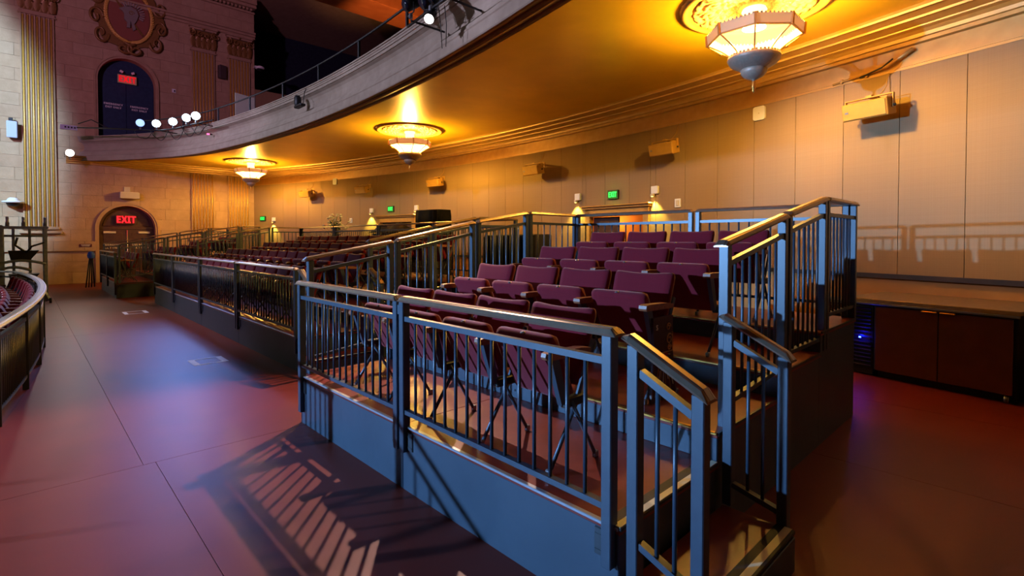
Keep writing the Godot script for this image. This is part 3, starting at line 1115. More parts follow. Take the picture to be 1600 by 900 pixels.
func cartouche(cx: float, cy: float) -> void:
	var t := thing("wall_cartouche", "carved oval cartouche with gilded wreath and crested helmet above the arch", "wall ornament", Vector3(cx, cy, SIDE_Z))
	# scalloped outer plate
	var st := nb()
	var p := PackedVector2Array()
	for k in 72:
		var a := TAU * k / 72
		var w := 1.0 + 0.05 * cos(a * 8.0) + 0.045 * cos(a * 3.0 + 0.4)
		p.append(Vector2(cos(a) * 1.17 * w, sin(a) * 1.45 * w))
	extr(st, p, 0.10)
	put("back_plate", st, M.giltdark, t)
	# rolled strapwork round the edge
	for q in [[-1.12, -0.30, 1], [1.12, -0.30, -1], [-0.95, -0.95, -1], [0.95, -0.95, 1], [-1.1, 0.6, -1], [1.1, 0.6, 1]]:
		st = nb(true)
		var pts := []
		var rr := []
		for k in 24:
			var f := k / 23.0
			var a: float = q[2] * TAU * 1.2 * f + (0.0 if q[0] < 0 else PI)
			var r: float = 0.26 * (1.0 - 0.8 * f)
			pts.append(Vector3(q[0] + cos(a) * r, q[1] + sin(a) * r * 1.5, 0.10 + 0.06 * f))
			rr.append(0.06 - 0.025 * f)
		tube(st, pts, rr, 7)
		put("scroll", st, M.giltdark, t)
	# inner field
	st = nb()
	p = PackedVector2Array()
	for k in 48:
		var a := TAU * k / 48
		p.append(Vector2(cos(a) * 0.72, sin(a) * 1.02))
	extr(st, p, 0.13)
	put("oval_field", st, mat(Color(0.55, 0.30, 0.22), 0.7), t)
	# wreath of laurel leaves
	st = nb(true)
	for k in 70:
		for s in [-1, 1]:
			var a: float = TAU * k / 70.0
			var c := Vector3(cos(a) * 0.80, sin(a) * 1.10, 0.17)
			var tang := Vector3(-sin(a) * 0.80, cos(a) * 1.10, 0).normalized() * (1 if cos(a) > 0 else -1)
			var out := Vector3(cos(a), sin(a), 0)
			var d: Vector3 = (tang + out * 0.55 * s).normalized()
			var n := d.cross(Vector3.BACK)
			var tip := c + d * 0.14 + Vector3(0, 0, 0.02)
			var m1 := c + d * 0.06 + n * 0.035
			var m2 := c + d * 0.06 - n * 0.035
			var top := c + d * 0.06 + Vector3(0, 0, 0.035)
			tri(st, c, m1, top)
			tri(st, m1, tip, top)
			tri(st, tip, m2, top)
			tri(st, m2, c, top)
	var wr := put("laurel_wreath", st, M.gold, t)
	wr.set_meta("kind", "stuff")
	st = nb(true)
	var ring := []
	for k in 49:
		var a := TAU * k / 48
		ring.append(Vector3(cos(a) * 0.80, sin(a) * 1.10, 0.145))
	tube(st, ring, 0.045, 6)
	put("wreath_band", st, M.gold, t)
	# spear and helmet
	st = nb()
	bar(st, Vector3(-0.50, 0.62, 0.15), Vector3(0.46, -0.72, 0.15), 0.07, 0.05, Vector3.BACK)
	put("spear", st, M.giltdark, t)
	st = nb()
	var helm := PackedVector2Array([Vector2(-0.36, 0.22), Vector2(-0.12, 0.36), Vector2(0.06, 0.40), Vector2(0.24, 0.30), Vector2(0.32, 0.10), Vector2(0.26, -0.12), Vector2(0.16, -0.32), Vector2(0.22, -0.52), Vector2(0.12, -0.60), Vector2(0.08, -0.40), Vector2(0.04, -0.22), Vector2(0.02, -0.50), Vector2(-0.10, -0.52), Vector2(-0.08, -0.30), Vector2(-0.18, -0.18), Vector2(-0.18, 0.04), Vector2(-0.24, 0.14)])
	extr(st, helm, 0.06, Transform3D(Basis(), Vector3(0, 0, 0.15)))
	put("helmet", st, mat(Color(0.52, 0.47, 0.42), 0.6), t)
	st = nb(true)
	var sp := []
	for k in 24:
		var f := k / 23.0
		sp.append(Vector3(0.07 + cos(f * 9.0) * 0.10 * (1 - 0.8 * f), 0.12 + sin(f * 9.0) * 0.10 * (1 - 0.8 * f), 0.215))
	tube(st, sp, 0.014, 5)
	put("ear_scroll", st, M.giltdark, t)
	for k in 13:
		var a := lerpf(PI * 0.72, -PI * 0.16, k / 12.0)
		st = nb()
		bar(st, Vector3(0.06 + cos(a) * 0.30, 0.12 + sin(a) * 0.30, 0.18), Vector3(0.06 + cos(a) * 0.48, 0.14 + sin(a) * 0.46, 0.18), 0.04, 0.05, Vector3.BACK)
		put("crest_plume", st, mat(Color(0.60, 0.55, 0.50), 0.6) if k == 0 else t.get_node("crest_plume").material_override, t)
	# shell at the foot
	st = nb(true)
	for s in [-1, 1]:
		var pts := []
		var rr := []
		for k in 28:
			var f := k / 27.0
			var a: float = PI * 0.5 + s * TAU * 1.25 * f
			var r: float = 0.32 * (1.0 - 0.8 * f)
			pts.append(Vector3(-s * 0.20 + cos(a) * r * -1.0, -1.42 + sin(a) * r * 0.8, 0.14 + 0.07 * f))
			rr.append(0.07 - 0.04 * f)
		tube(st, pts, rr, 7)
	put("foot_shell", st, M.giltdark, t)

func side_wall() -> void:
	# backing with openings, then ashlar blocks as pieces
	var st := nb()
	var zb := SIDE_Z - 0.03
	for q in [[-14.0, 0.0, 2.15, 13.6], [4.5, 0.0, 8.45, 13.6], [2.15, 3.45, 4.5, 5.9], [2.15, 9.7, 4.5, 13.6]]:
		box2(st, Vector3(q[0], q[1], zb - 0.32), Vector3(q[2], q[3], zb))
	box2(st, Vector3(2.1, 0, zb - 0.50), Vector3(4.55, 9.75, zb - 0.37))
	var w := structure("wall_left", st, M.mortar, "tan stone side wall of coursed blocks with two arched exits")
	var holes := [arc_poly(3.28, -0.1, 2.25, 1.10), arc_poly(3.33, 5.5, 8.5, 1.10)]
	var courses := [[0.0, 0.46, 0.0], [0.46, 0.90, 0.0], [0.90, 1.32, -0.015], [1.32, 1.72, 0.10]]
	var y := 1.72
	while y < 11.6:
		courses.append([y, y + 0.473, 0.0])
		y += 0.473
	courses.append([11.95, 12.45, 0.0])
	courses.append([12.45, 12.9, 0.0])
	rng.seed = 77
	for r in courses.size():
		var c: Array = courses[r]
		var x := -1.6 + (0.5 if r % 2 else 0.0) + rng.randf_range(-0.1, 0.1)
		while x < 8.42:
			var x2: float = min(x + rng.randf_range(0.92, 1.12), 8.43)
			if 8.43 - x2 < 0.3:
				x2 = 8.43
			var hidden: bool = (c[0] > 4.95 and c[1] < 5.95 and x > 1.9)
			if not hidden:
				var rect := PackedVector2Array([Vector2(x + 0.004, c[0] + 0.004), Vector2(x2 - 0.004, c[0] + 0.004), Vector2(x2 - 0.004, c[1] - 0.004), Vector2(x + 0.004, c[1] - 0.004)])
				var parts := [rect]
				for hole in holes:
					var next := []
					for q in parts:
						for u in Geometry2D.clip_polygons(q, hole):
							if not Geometry2D.is_polygon_clockwise(u):
								next.append(u)
					parts = next
				for q in parts:
					if q.size() < 3:
						continue
					var s := nb()
					extr(s, q, 0.06 + c[2] + rng.randf_range(-0.003, 0.003), Transform3D(Basis(), Vector3(0, 0, SIDE_Z - 0.06)))
					put("stone_block", s, M.stone[rng.randi() % 4], w)
			x = x2
	# mouldings
	var bands := [["string_course", [[11.62, 11.74, 0.10], [11.74, 11.86, 0.16], [11.86, 11.95, 0.22]], M.stone[2]], ["main_cornice", [[12.88, 12.98, 0.10], [13.08, 13.22, 0.36], [13.22, 13.5, 0.46]], M.stone[0]]]
	for b in bands:
		st = nb()
		for q in b[1]:
			cbox(st, Vector3(3.2, (q[0] + q[1]) * 0.5, SIDE_Z + q[2] * 0.5), Vector3(10.5, q[1] - q[0], q[2]), 0.015)
		put(b[0], st, b[2], w)
	var dm := nb()
	box(dm, Vector3.ZERO, Vector3(0.09, 0.10, 0.16))
	dm.generate_normals()
	var dentil := dm.commit()
	for k in 56:
		put_mesh("dentil", dentil, M.stone[0], w, Transform3D(Basis(), Vector3(-1.0 + k * 0.168, 13.03, SIDE_Z + 0.14)))
	# pilasters
	var g := "reeded pilasters on the side wall"
	reeded_pilaster("tall pale pilaster with gilt reeds standing clear of the balcony", 0.03, 1.02, 2.24, 10.47, true, g)
	capital("gilded capital on the tall pilaster clear of the balcony", 0.03, 1.02, 10.47, 11.62)
	var names := ["next to the arched doors", "in the corner by the rear wall"]
	var xs := [[5.64, 6.58], [7.16, 8.12]]
	for i in 2:
		reeded_pilaster("gilt reeded pilaster under the balcony, " + names[i], xs[i][0], xs[i][1], 1.95, 4.85, true, g)
		reeded_pilaster("reeded stone pilaster above the balcony floor, " + ["nearer the upper arch", "at the wall's end"][i], xs[i][0] + 0.08, xs[i][1] + 0.08, 5.6, 10.47, false, g)
		capital("gilded leaf capital of the upper pilaster, " + ["nearer the upper arch", "at the wall's end"][i], xs[i][0] + 0.08, xs[i][1] + 0.08, 10.47, 11.62)
	cartouche(3.42, 11.30)
	# lower arched exit
	var d := arch_door(3.28, 0.0, 2.25, 0.98, 1, "arched opening with dark panelled double exit doors", M.door, 2.24)
	for s in [-1, 1]:
		st = nb()
		cbox(st, Vector3(s * 0.485, 1.12, -0.33), Vector3(0.95, 2.22, 0.05), 0.006)
		var lf := put("door_leaf", st, M.door, d)
		for yy in [[0.45, 0.6], [1.22, 0.6], [1.88, 0.4]]:
			st = nb()
			cbox(st, Vector3(s * 0.485, yy[0], -0.305), Vector3(0.66, yy[1], 0.02), 0.01)
			put("raised_panel", st, M.door, lf)
		st = nb()
		cbox(st, Vector3(s * 0.60, 2.10, -0.27), Vector3(0.42, 0.09, 0.08), 0.01)
		put("door_closer", st, M.cream, lf)
		st = nb(true)
		tube(st, [Vector3(s * 0.15, 1.0, -0.26), Vector3(s * 0.82, 1.0, -0.26)], 0.02, 8)
		put("push_bar", st, M.steel, lf)
		text_on("notice", "EMERGENCY\nEXIT ONLY", 0.11, M.cream, lf, Transform3D(Basis(), Vector3(s * 0.50, 1.50, -0.290)), 0.004)
	st = nb(true)
	tube(st, [Vector3(0, 0.05, -0.29), Vector3(0, 2.2, -0.29)], 0.028, 8)
	put("meeting_bar", st, M.chrome, d)
	red_exit(Vector3(3.24, 2.65, SIDE_Z - 0.20), "red glowing EXIT letters over the lower arched doors", true)
	# upper arched exit
	d = arch_door(3.33, 5.6, 8.5, 0.99, 2, "arched opening with exit doors above the balcony, blue lens glow painted into their colour", M.door_blue_glow, 0.0)
	for s in [-1, 1]:
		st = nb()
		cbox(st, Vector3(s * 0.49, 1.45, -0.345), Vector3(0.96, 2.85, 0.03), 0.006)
		var lf := put("door_leaf", st, M.door_blue_glow, d)
		text_on("notice", "EMERGENCY\nEXIT ONLY", 0.11, M.white, lf, Transform3D(Basis(), Vector3(s * 0.45, 1.90, -0.325)), 0.004)
	red_exit(Vector3(3.36, 8.68, SIDE_Z - 0.20), "boxed EXIT sign with red letters over the upper arched doors", false)
	# small fittings on the side wall
	var t := thing("arch_speaker", "cream speaker box on a bracket over the lower arched doors", "speaker", Vector3(3.32, 3.66, SIDE_Z))
	st = nb()
	cbox(st, Vector3(0, 0, 0.26), Vector3(0.68, 0.26, 0.24), 0.012)
	put("cabinet", st, M.cream, t)
	st = nb()
	cbox(st, Vector3(-0.06, 0.25, 0.03), Vector3(0.22, 0.26, 0.06), 0.01)
	put("mount_box", st, M.cream, t)
	st = nb()
	box(st, Vector3(0, 0.145, 0.16), Vector3(0.62, 0.02, 0.30))
	put("shelf_bracket", st, M.cream, t)
	t = thing("column_speaker", "slim pale loudspeaker on a tilted bracket beside the tall pilaster", "speaker", Vector3(-0.26, 5.95, SIDE_Z))
	st = nb()
	cbox(st, Vector3(0.03, 0, 0.26), Vector3(0.30, 0.62, 0.20), 0.02, Basis(Vector3.RIGHT, 0.15))
	put("cabinet", st, mat(Color(0.72, 0.74, 0.78), 0.5), t)
	st = nb()
	cbox(st, Vector3(0.0, 0.05, 0.10), Vector3(0.10, 0.12, 0.20), 0.01)
	cbox(st, Vector3(0.0, 0.38, 0.20), Vector3(0.12, 0.12, 0.10), 0.01)
	put("bracket", st, M.plastic, t)
	t = thing("dome_camera", "white dome camera below the slim loudspeaker", "camera", Vector3(-0.24, 3.15, SIDE_Z))
	st = nb(true)
	lathe(st, [Vector2(0.10, 0.17), Vector2(0.16, 0.12), Vector2(0.18, 0.06), Vector2(0.32, 0.03), Vector2(0.30, -0.02), Vector2(0.2, -0.03)], 20, Vector3(0, 0.05, 0.32))
	put("housing", st, M.white, t)
	st = nb(true)
	lathe(st, [Vector2(0.2, 0.0), Vector2(0.18, -0.07), Vector2(0.10, -0.13), Vector2(0, -0.15)], 16, Vector3(0, 0.03, 0.32))
	put("dome", st, M.plastic, t)
	st = nb()
	cbox(st, Vector3(0, 0.16, 0.14), Vector3(0.12, 0.1, 0.28), 0.01)
	put("wall_arm", st, M.white, t)
	t = thing("dome_camera", "small white dome camera at the upper end of the stone wall", "camera", Vector3(8.55, 10.2, SIDE_Z))
	st = nb(true)
	lathe(st, [Vector2(0.06, 0.12), Vector2(0.20, 0.06), Vector2(0.22, -0.02), Vector2(0.16, -0.04)], 16, Vector3(0.06, 0.05, 0.25))
	put("housing", st, M.white, t)
	st = nb(true)
	lathe(st, [Vector2(0.16, 0.0), Vector2(0.12, -0.08), Vector2(0, -0.11)], 14, Vector3(0.06, 0.02, 0.25))
	put("dome", st, M.plastic, t)
	st = nb()
	cbox(st, Vector3(-0.06, 0.12, 0.12), Vector3(0.22, 0.06, 0.24), 0.01)
	put("wall_arm", st, M.white, t)
	t = thing("notice_plate", "small maroon notice plate on the stone ledge by the lower arched doors", "sign", Vector3(1.86, 1.55, SIDE_Z + 0.10))
	st = nb()
	cbox(st, Vector3(0, 0, 0.01), Vector3(0.40, 0.12, 0.016), 0.004)
	put("plate", st, mat(Color(0.36, 0.08, 0.12), 0.5), t)
	st = nb()
	box(st, Vector3(0, 0.02, 0.02), Vector3(0.30, 0.02, 0.004))
	box(st, Vector3(0, -0.02, 0.02), Vector3(0.24, 0.016, 0.004))
	put("printed_lines", st, M.white, t)
	t = thing("wall_box_speaker", "small dark speaker between the two upper pilasters", "speaker", Vector3(6.95, 9.72, SIDE_Z))
	st = nb()
	cbox(st, Vector3(0, 0, 0.14), Vector3(0.32, 0.62, 0.22), 0.02, Basis(Vector3.UP, 0.25))
	put("cabinet", st, mat(Color(0.30, 0.24, 0.22), 0.6), t)
	st = nb()
	box(st, Vector3(0, 0, 0.03), Vector3(0.12, 0.2, 0.06))
	put("bracket", st, M.plastic, t)
	t = thing("thermostat", "small white switch plate on the stone beside the upper arch", "switch", Vector3(5.02, 8.48, SIDE_Z))
	st = nb()
	cbox(st, Vector3(0, 0, 0.02), Vector3(0.15, 0.17, 0.03), 0.006)
	put("plate", st, M.white, t)
	st = nb()
	cbox(st, Vector3(0.02, 0, 0.04), Vector3(0.05, 0.08, 0.02), 0.004)
	put("toggle", st, M.plastic, t)

func red_exit(at: Vector3, label: String, lit: bool) -> void:
	var t := thing("exit_sign", label, "exit sign", at)
	var st := nb()
	if lit:
		text_on("sign_letters", "EXIT", 0.40, M.exit_red, t, Transform3D(Basis().scaled(Vector3(0.82, 1, 1)), Vector3(0, 0, 0)), 0.03)
		cbox(st, Vector3(0, 0, -0.06), Vector3(0.74, 0.40, 0.05), 0.01)
		put("sign_back", st, M.door, t)
		st = nb()
		for s in [-1, 1]:
			box(st, Vector3(s * 0.3, 0, -0.095), Vector3(0.04, 0.06, 0.06))
		put("standoff", st, M.plastic, t)
		omni("exit_sign_glow", at + Vector3(0, 0, 0.25), Color(1.0, 0.05, 0.10), 0.05, 0.15)
	else:
		cbox(st, Vector3(0, 0, -0.04), Vector3(0.66, 0.36, 0.06), 0.01)
		put("sign_face", st, M.exit_face, t)
		text_on("sign_letters", "EXIT", 0.36, M.exit_red_dim, t, Transform3D(Basis().scaled(Vector3(0.82, 1, 1)), Vector3(0, 0, 0)), 0.02)
		for s in [-1, 1]:
			st = nb()
			cbox(st, Vector3(s * 0.20, 0.30, 0.0), Vector3(0.12, 0.09, 0.08), 0.01, Basis(Vector3.BACK, s * 0.5))
			put("lamp_head", st, M.white, t)
		st = nb()
		box(st, Vector3(0, 0.22, -0.04), Vector3(0.4, 0.03, 0.03))
		box(st, Vector3(0, 0.0, -0.10), Vector3(0.1, 0.1, 0.08))
		put("lamp_bar", st, M.plastic, t)
		omni("exit_sign_glow", at + Vector3(0, 0, 0.25), Color(1.0, 0.05, 0.10), 0.03, 0.15)

# ---------------------------------------------------------------- balcony, ceiling, rear wall
func curve_path(f: Callable, za: float, zb: float, n: int, toward_stage: bool) -> Array:
	var path := []
	var nrm := []
	for i in n + 1:
		var z := lerpf(za, zb, float(i) / n)
		path.append(Vector3(f.call(z), 0, z))
	for i in n + 1:
		var a: Vector3 = path[max(i - 1, 0)]
		var b: Vector3 = path[min(i + 1, n)]
		var t := (b - a).normalized()
		var s := t.cross(Vector3.UP)
		if (s.x < 0) != toward_stage:
			s = -s
		nrm.append(s)
	return [path, nrm]

func v2(a: Array) -> Array:
	var out := []
	for q in a:
		out.append(Vector2(q[0], q[1]))
	return out

func balcony() -> void:
	var c := curve_path(balcony_x, 3.9, SIDE_Z + 0.06, 110, true)
	var t := thing("balcony", "long curved grey plaster balcony front with cove and mouldings", "balcony", Vector3(balcony_x(-12.8), 4.98, -12.8))
	var parts := [
		["lower_band", M.balc, [[-0.03, 5.215], [0.012, 5.205], [0.012, 5.19], [0.0, 5.17], [0.0, 5.0], [-0.012, 4.98]]],
		["lower_mouldings", M.balc, [[-0.14, 5.375], [-0.10, 5.365], [-0.10, 5.34], [-0.075, 5.33], [-0.075, 5.30], [-0.05, 5.295], [-0.05, 5.26], [-0.03, 5.25], [-0.03, 5.215]]],
		["cove", M.balc, [[-0.07, 5.775], [-0.13, 5.74], [-0.175, 5.68], [-0.20, 5.60], [-0.205, 5.52], [-0.19, 5.44], [-0.14, 5.375]]],
		["crown_moulding", M.balc, [[-0.35, 5.60], [-0.35, 5.98], [0.01, 5.98], [0.01, 5.95], [-0.015, 5.945], [-0.015, 5.91], [-0.03, 5.90], [-0.03, 5.86], [-0.05, 5.855], [-0.06, 5.80], [-0.09, 5.795], [-0.07, 5.775]]],
		["soffit_moulding", M.soffit, [[-0.012, 4.98], [-0.05, 4.975], [-0.06, 5.0], [-0.20, 5.04], [-0.215, 5.0], [-0.255, 4.99], [-0.27, 5.03], [-0.31, 5.035], [-0.45, 5.075], [-0.465, 5.04], [-0.51, 5.035], [-0.525, 5.10], [-0.60, 5.17]]],
	]
	for p in parts:
		var st := nb(false)
		var path := []
		for q in c[0]:
			path.append(q - t.position)
		ribbon(st, v2(p[2]), path, c[1])
		put(p[0], st, p[1], t)
	# handrail on the balcony
	var r := thing("balcony_railing", "dark pipe railing along the top of the balcony front", "railing", Vector3(balcony_x(-12.8), 5.98, -12.8))
	var pts := []
	for i in 71:
		var z := lerpf(3.5, -25.0, i / 70.0)
		pts.append(Vector3(balcony_x(z) + 0.14, 6.50, z) - r.position)
	var st2 := nb(true)
	tube(st2, pts, 0.024, 8)
	put("handrail", st2, M.black, r)
	var z2 := 2.6
	while z2 > -25.2:
		st2 = nb()
		cbox(st2, Vector3(balcony_x(z2) + 0.14, 6.23, z2) - r.position, Vector3(0.05, 0.52, 0.05), 0.004)
		put("post", st2, M.black, r)
		z2 -= 2.32
	# gilded ceiling under the balcony
	var st3 := nb()
	var n := 60
	for i in n:
		var za := lerpf(4.0, SIDE_Z - 0.02, float(i) / n)
		var zb := lerpf(4.0, SIDE_Z - 0.02, float(i + 1) / n)
		hexa(st3, [Vector3(balcony_x(za) + 0.5, CEIL, za), Vector3(wall_x(za) + 0.2, CEIL, za), Vector3(wall_x(zb) + 0.2, CEIL, zb), Vector3(balcony_x(zb) + 0.5, CEIL, zb), Vector3(balcony_x(za) + 0.3, 5.6, za), Vector3(wall_x(za) + 0.2, 5.6, za), Vector3(wall_x(zb) + 0.2, 5.6, zb), Vector3(balcony_x(zb) + 0.3, 5.6, zb)])
	structure("ceiling_under_balcony", st3, M.ceiling, "satin gold painted ceiling under the balcony")
	# cornice along the rear wall and along the side wall
	var prof := [["frieze_band", M.cornice, [[0.0, 4.46], [0.05, 4.46], [0.05, 4.50], [0.03, 4.51], [0.03, 4.80]]],
		["bed_moulding", M.cornice, [[0.03, 4.80], [0.09, 4.815], [0.09, 4.87], [0.12, 4.88]]],
		["cove", M.cornice, [[0.12, 4.88], [0.13, 4.93], [0.17, 4.975], [0.24, 4.995]]],
		["upper_bands", M.cornice, [[0.24, 4.995], [0.245, 5.015], [0.27, 5.02], [0.43, 5.06], [0.44, 5.045], [0.46, 5.045], [0.47, 5.075], [0.66, 5.105], [0.67, 5.09], [0.695, 5.09], [0.70, 5.12], [0.74, 5.155]]]]
	c = curve_path(wall_x, 4.0, SIDE_Z, 60, true)
	for q in prof:
		var s := nb()
		ribbon(s, v2(q[2]), c[0], c[1])
		var o := put(q[0] if q[0] != "frieze_band" else "trim_1", s, q[1], self if q[0] == "frieze_band" else get_node("trim_1"))
		if q[0] == "frieze_band":
			o.set_meta("kind", "structure")
			o.set_meta("label", "gilded cornice along the top of the rear wall")
	var path2 := [Vector3(8.5, 0, SIDE_Z), Vector3(1.3, 0, SIDE_Z)]
	var nn := [Vector3.BACK, Vector3.BACK]
	var s2 := nb()
	ribbon(s2, v2([[0.0, 4.86], [0.07, 4.87], [0.08, 4.93], [0.15, 4.95], [0.16, 5.0], [0.24, 5.02], [0.25, 5.08], [0.34, 5.10], [0.36, 5.16]]), path2, nn)
	structure("trim_2", s2, M.cornice, "gold cornice of the side wall below the balcony ceiling")

func wseg(st: SurfaceTool, za: float, zb: float, y0: float, y1: float, oi: float, oo: float) -> void:
	# wall piece between za > zb, from inner offset oi to outer offset oo (positive offsets lie in the room)
	var p := []
	for y in [y0, y1]:
		for q in [[za, oi], [za, oo], [zb, oo], [zb, oi]]:
			var w: Vector3 = Vector3(wall_x(q[0]), y, q[0]) + wall_n(q[0]) * q[1]
			p.append(w)
	hexa(st, p)

func rear_wall() -> void:
	var cuts := []
	for k in range(-5, 34):
		cuts.append(-0.82 * k)
	cuts[-1] = SIDE_Z
	var doors := [[-6.72, -8.88, 2.70], [-17.10, -19.40, 2.78]]
	for d in doors:
		cuts.append(d[0])
		cuts.append(d[1])
	cuts.sort()
	cuts.reverse()
	var st := nb()
	var w: MeshInstance3D
	var pieces := []
	for i in cuts.size() - 1:
		var za: float = cuts[i]
		var zb: float = cuts[i + 1]
		if za - zb < 0.02 or za > 4.2:
			continue
		var y0 := 0.0
		for d in doors:
			if (za + zb) * 0.5 < d[0] and (za + zb) * 0.5 > d[1]:
				y0 = d[2]
		wseg(st, za, zb, y0, 5.2, 0.0, -0.25)
		pieces.append([za, zb, max(y0, 1.24)])
	w = structure("wall_rear", st, M.wall_base, "curved rear wall covered in beige fabric panels")
	for q in pieces:
		var s := nb()
		wseg(s, q[0] - 0.004, q[1] + 0.004, q[2], 4.47, 0.04, 0.0)
		put("fabric_panel", s, M.panel[rng.randi() % 2], w)
	st = nb()
	for i in range(0, pieces.size()):
		if pieces[i][2] < 1.3:
			wseg(st, pieces[i][0], pieces[i][1], 1.17, 1.245, 0.07, 0.0)
	structure("trim_3", st, M.trim_dark, "dark chair rail along the foot of the fabric panels")
	rear_door(-6.72, -8.88, 2.70, "cased doorway with an open dark door beside the lit lobby", 3, true)
	rear_door(-17.10, -19.40, 2.78, "cased doorway behind the black covered equipment", 4, false)
	green_exit(-7.88, 2.97, "green EXIT sign over the doorway to the lit lobby")
	green_exit(-18.54, 3.04, "green EXIT sign over the doorway with covered equipment")
	green_exit(-26.70, 2.82, "green EXIT sign in the corner next to the side wall")
	wall_light(-9.15, 2.97, "white emergency light at the hinge side of the lobby doorway")
	wall_light(-6.55, 2.97, "white emergency light between the lobby doorway and the thermostat")
	wall_light(-19.72, 2.99, "white emergency light between the flowers and the far doorway")
	wall_light(-17.0, 3.01, "white emergency light next to the black covered console")
	wall_light(-26.0, 2.75, "white emergency light by the corner EXIT sign")
	var sp := [[-1.88, "gold speaker above the back-bar cabinets under the torn conduit"], [-6.0, "gold speaker above the thermostat"], [-10.6, "gold speaker past the lobby doorway's white light"], [-15.5, "gold speaker near the middle chandelier"], [-19.85, "gold speaker above the flower arrangement, beside an access point"], [-23.46, "gold speaker next to the corner chandelier"]]
	for q in sp:
		wall_speaker(q[0], 3.86, q[1])
	for q in [[-3.98, 4.30, "white rounded access point under the cornice near the brightest chandelier"], [-22.05, 4.38, "white rounded access point between two far speakers"]]:
		var t := on_wall("access_point", q[2], "access point", q[0], q[1], 0.04)
		st = nb()
		var p := PackedVector2Array()
		for k in 4:
			for j in 5:
				var a := PI * 0.5 * (k + j / 4.0)
				p.append(Vector2([1, -1, -1, 1][k] * 0.08 + cos(a) * 0.045, [1, 1, -1, -1][k] * 0.09 + sin(a) * 0.045))
		extr(st, p, 0.045)
		put("cover", st, M.white, t)
		st = nb()
		box(st, Vector3(0, 0.0, 0.047), Vector3(0.02, 0.02, 0.003))
		put("status_dot", st, M.cream, t)
	for q in [[-5.92, 2.64, "white thermostat to the side of the lobby doorway"], [-21.05, 2.62, "white thermostat beside the flower arrangement"]]:
		var t := on_wall("thermostat", q[2], "thermostat", q[0], q[1], 0.04)
		st = nb()
		cbox(st, Vector3(0, 0, 0.015), Vector3(0.16, 0.20, 0.03), 0.006)
		put("plate", st, M.white, t)
		st = nb()
		cbox(st, Vector3(0.01, 0.0, 0.04), Vector3(0.07, 0.13, 0.03), 0.008)
		put("cover", st, M.cream, t)
	# broken conduit on the cornice band
	var n0 := wall_n(-1.8)
	var t2 := on_wall("conduit", "torn paint-covered conduit on the cornice above a gold speaker", "conduit", -1.9, 4.5, 0.06)
	st = nb(true)
	tube(st, [Vector3(-0.75, 0.0, 0.01), Vector3(-0.35, 0.03, 0.02), Vector3(0.1, 0.06, 0.05), Vector3(0.32, 0.16, 0.05), Vector3(0.46, 0.24, 0.02)], [0.02, 0.022, 0.028, 0.03, 0.035], 8)
	put("pipe", st, M.cornice, t2)
	st = nb(true)
	tube(st, [Vector3(-0.3, 0.0, 0.03), Vector3(0.05, 0.06, 0.07), Vector3(0.2, 0.16, 0.06)], 0.014, 6)
	put("loose_wire", st, M.plastic, t2)
	for x in [-0.6, -0.2]:
		st = nb()
		cbox(st, Vector3(x, 0.015, 0.01), Vector3(0.04, 0.07, 0.05), 0.006)
		put("clip", st, M.cornice, t2)

# ---------------------------------------------------------------- stage lighting fixtures
func fixture(label: String, at: Vector3, to: Vector3, lens: Material, r: float, group: String, hang := 0.22) -> Node3D:
	var t := thing("stage_light", label, "stage light", at, 0, group)
	var d := (to - at).normalized()
	var st := nb(true)
	tube(st, [-d * 0.30, -d * 0.26, -d * 0.10, -d * 0.01], [r * 0.45, r * 0.85, r * 1.05, r * 1.12], 16)
	put("housing", st, M.plastic, t)
	st = nb(true)
	tube(st, [-d * 0.02, d * 0.004], [r, r], 18)
	put("lamp_lens", st, lens, t)
	st = nb(true)
	var s := d.cross(Vector3.UP).normalized()
	tube(st, [s * (r * 1.2) - d * 0.12, s * (r * 1.25) - d * 0.12 - Vector3(0, hang * 0.8, 0), -s * (r * 1.25) - d * 0.12 - Vector3(0, hang * 0.8, 0), -s * (r * 1.2) - d * 0.12], 0.012, 6)
	put("yoke", st, M.plastic, t)
	st = nb()
	cbox(st, -d * 0.12 - Vector3(0, hang * 0.95, 0), Vector3(0.06, 0.10, 0.06), 0.01)
	put("clamp", st, M.steel, t)
	return t

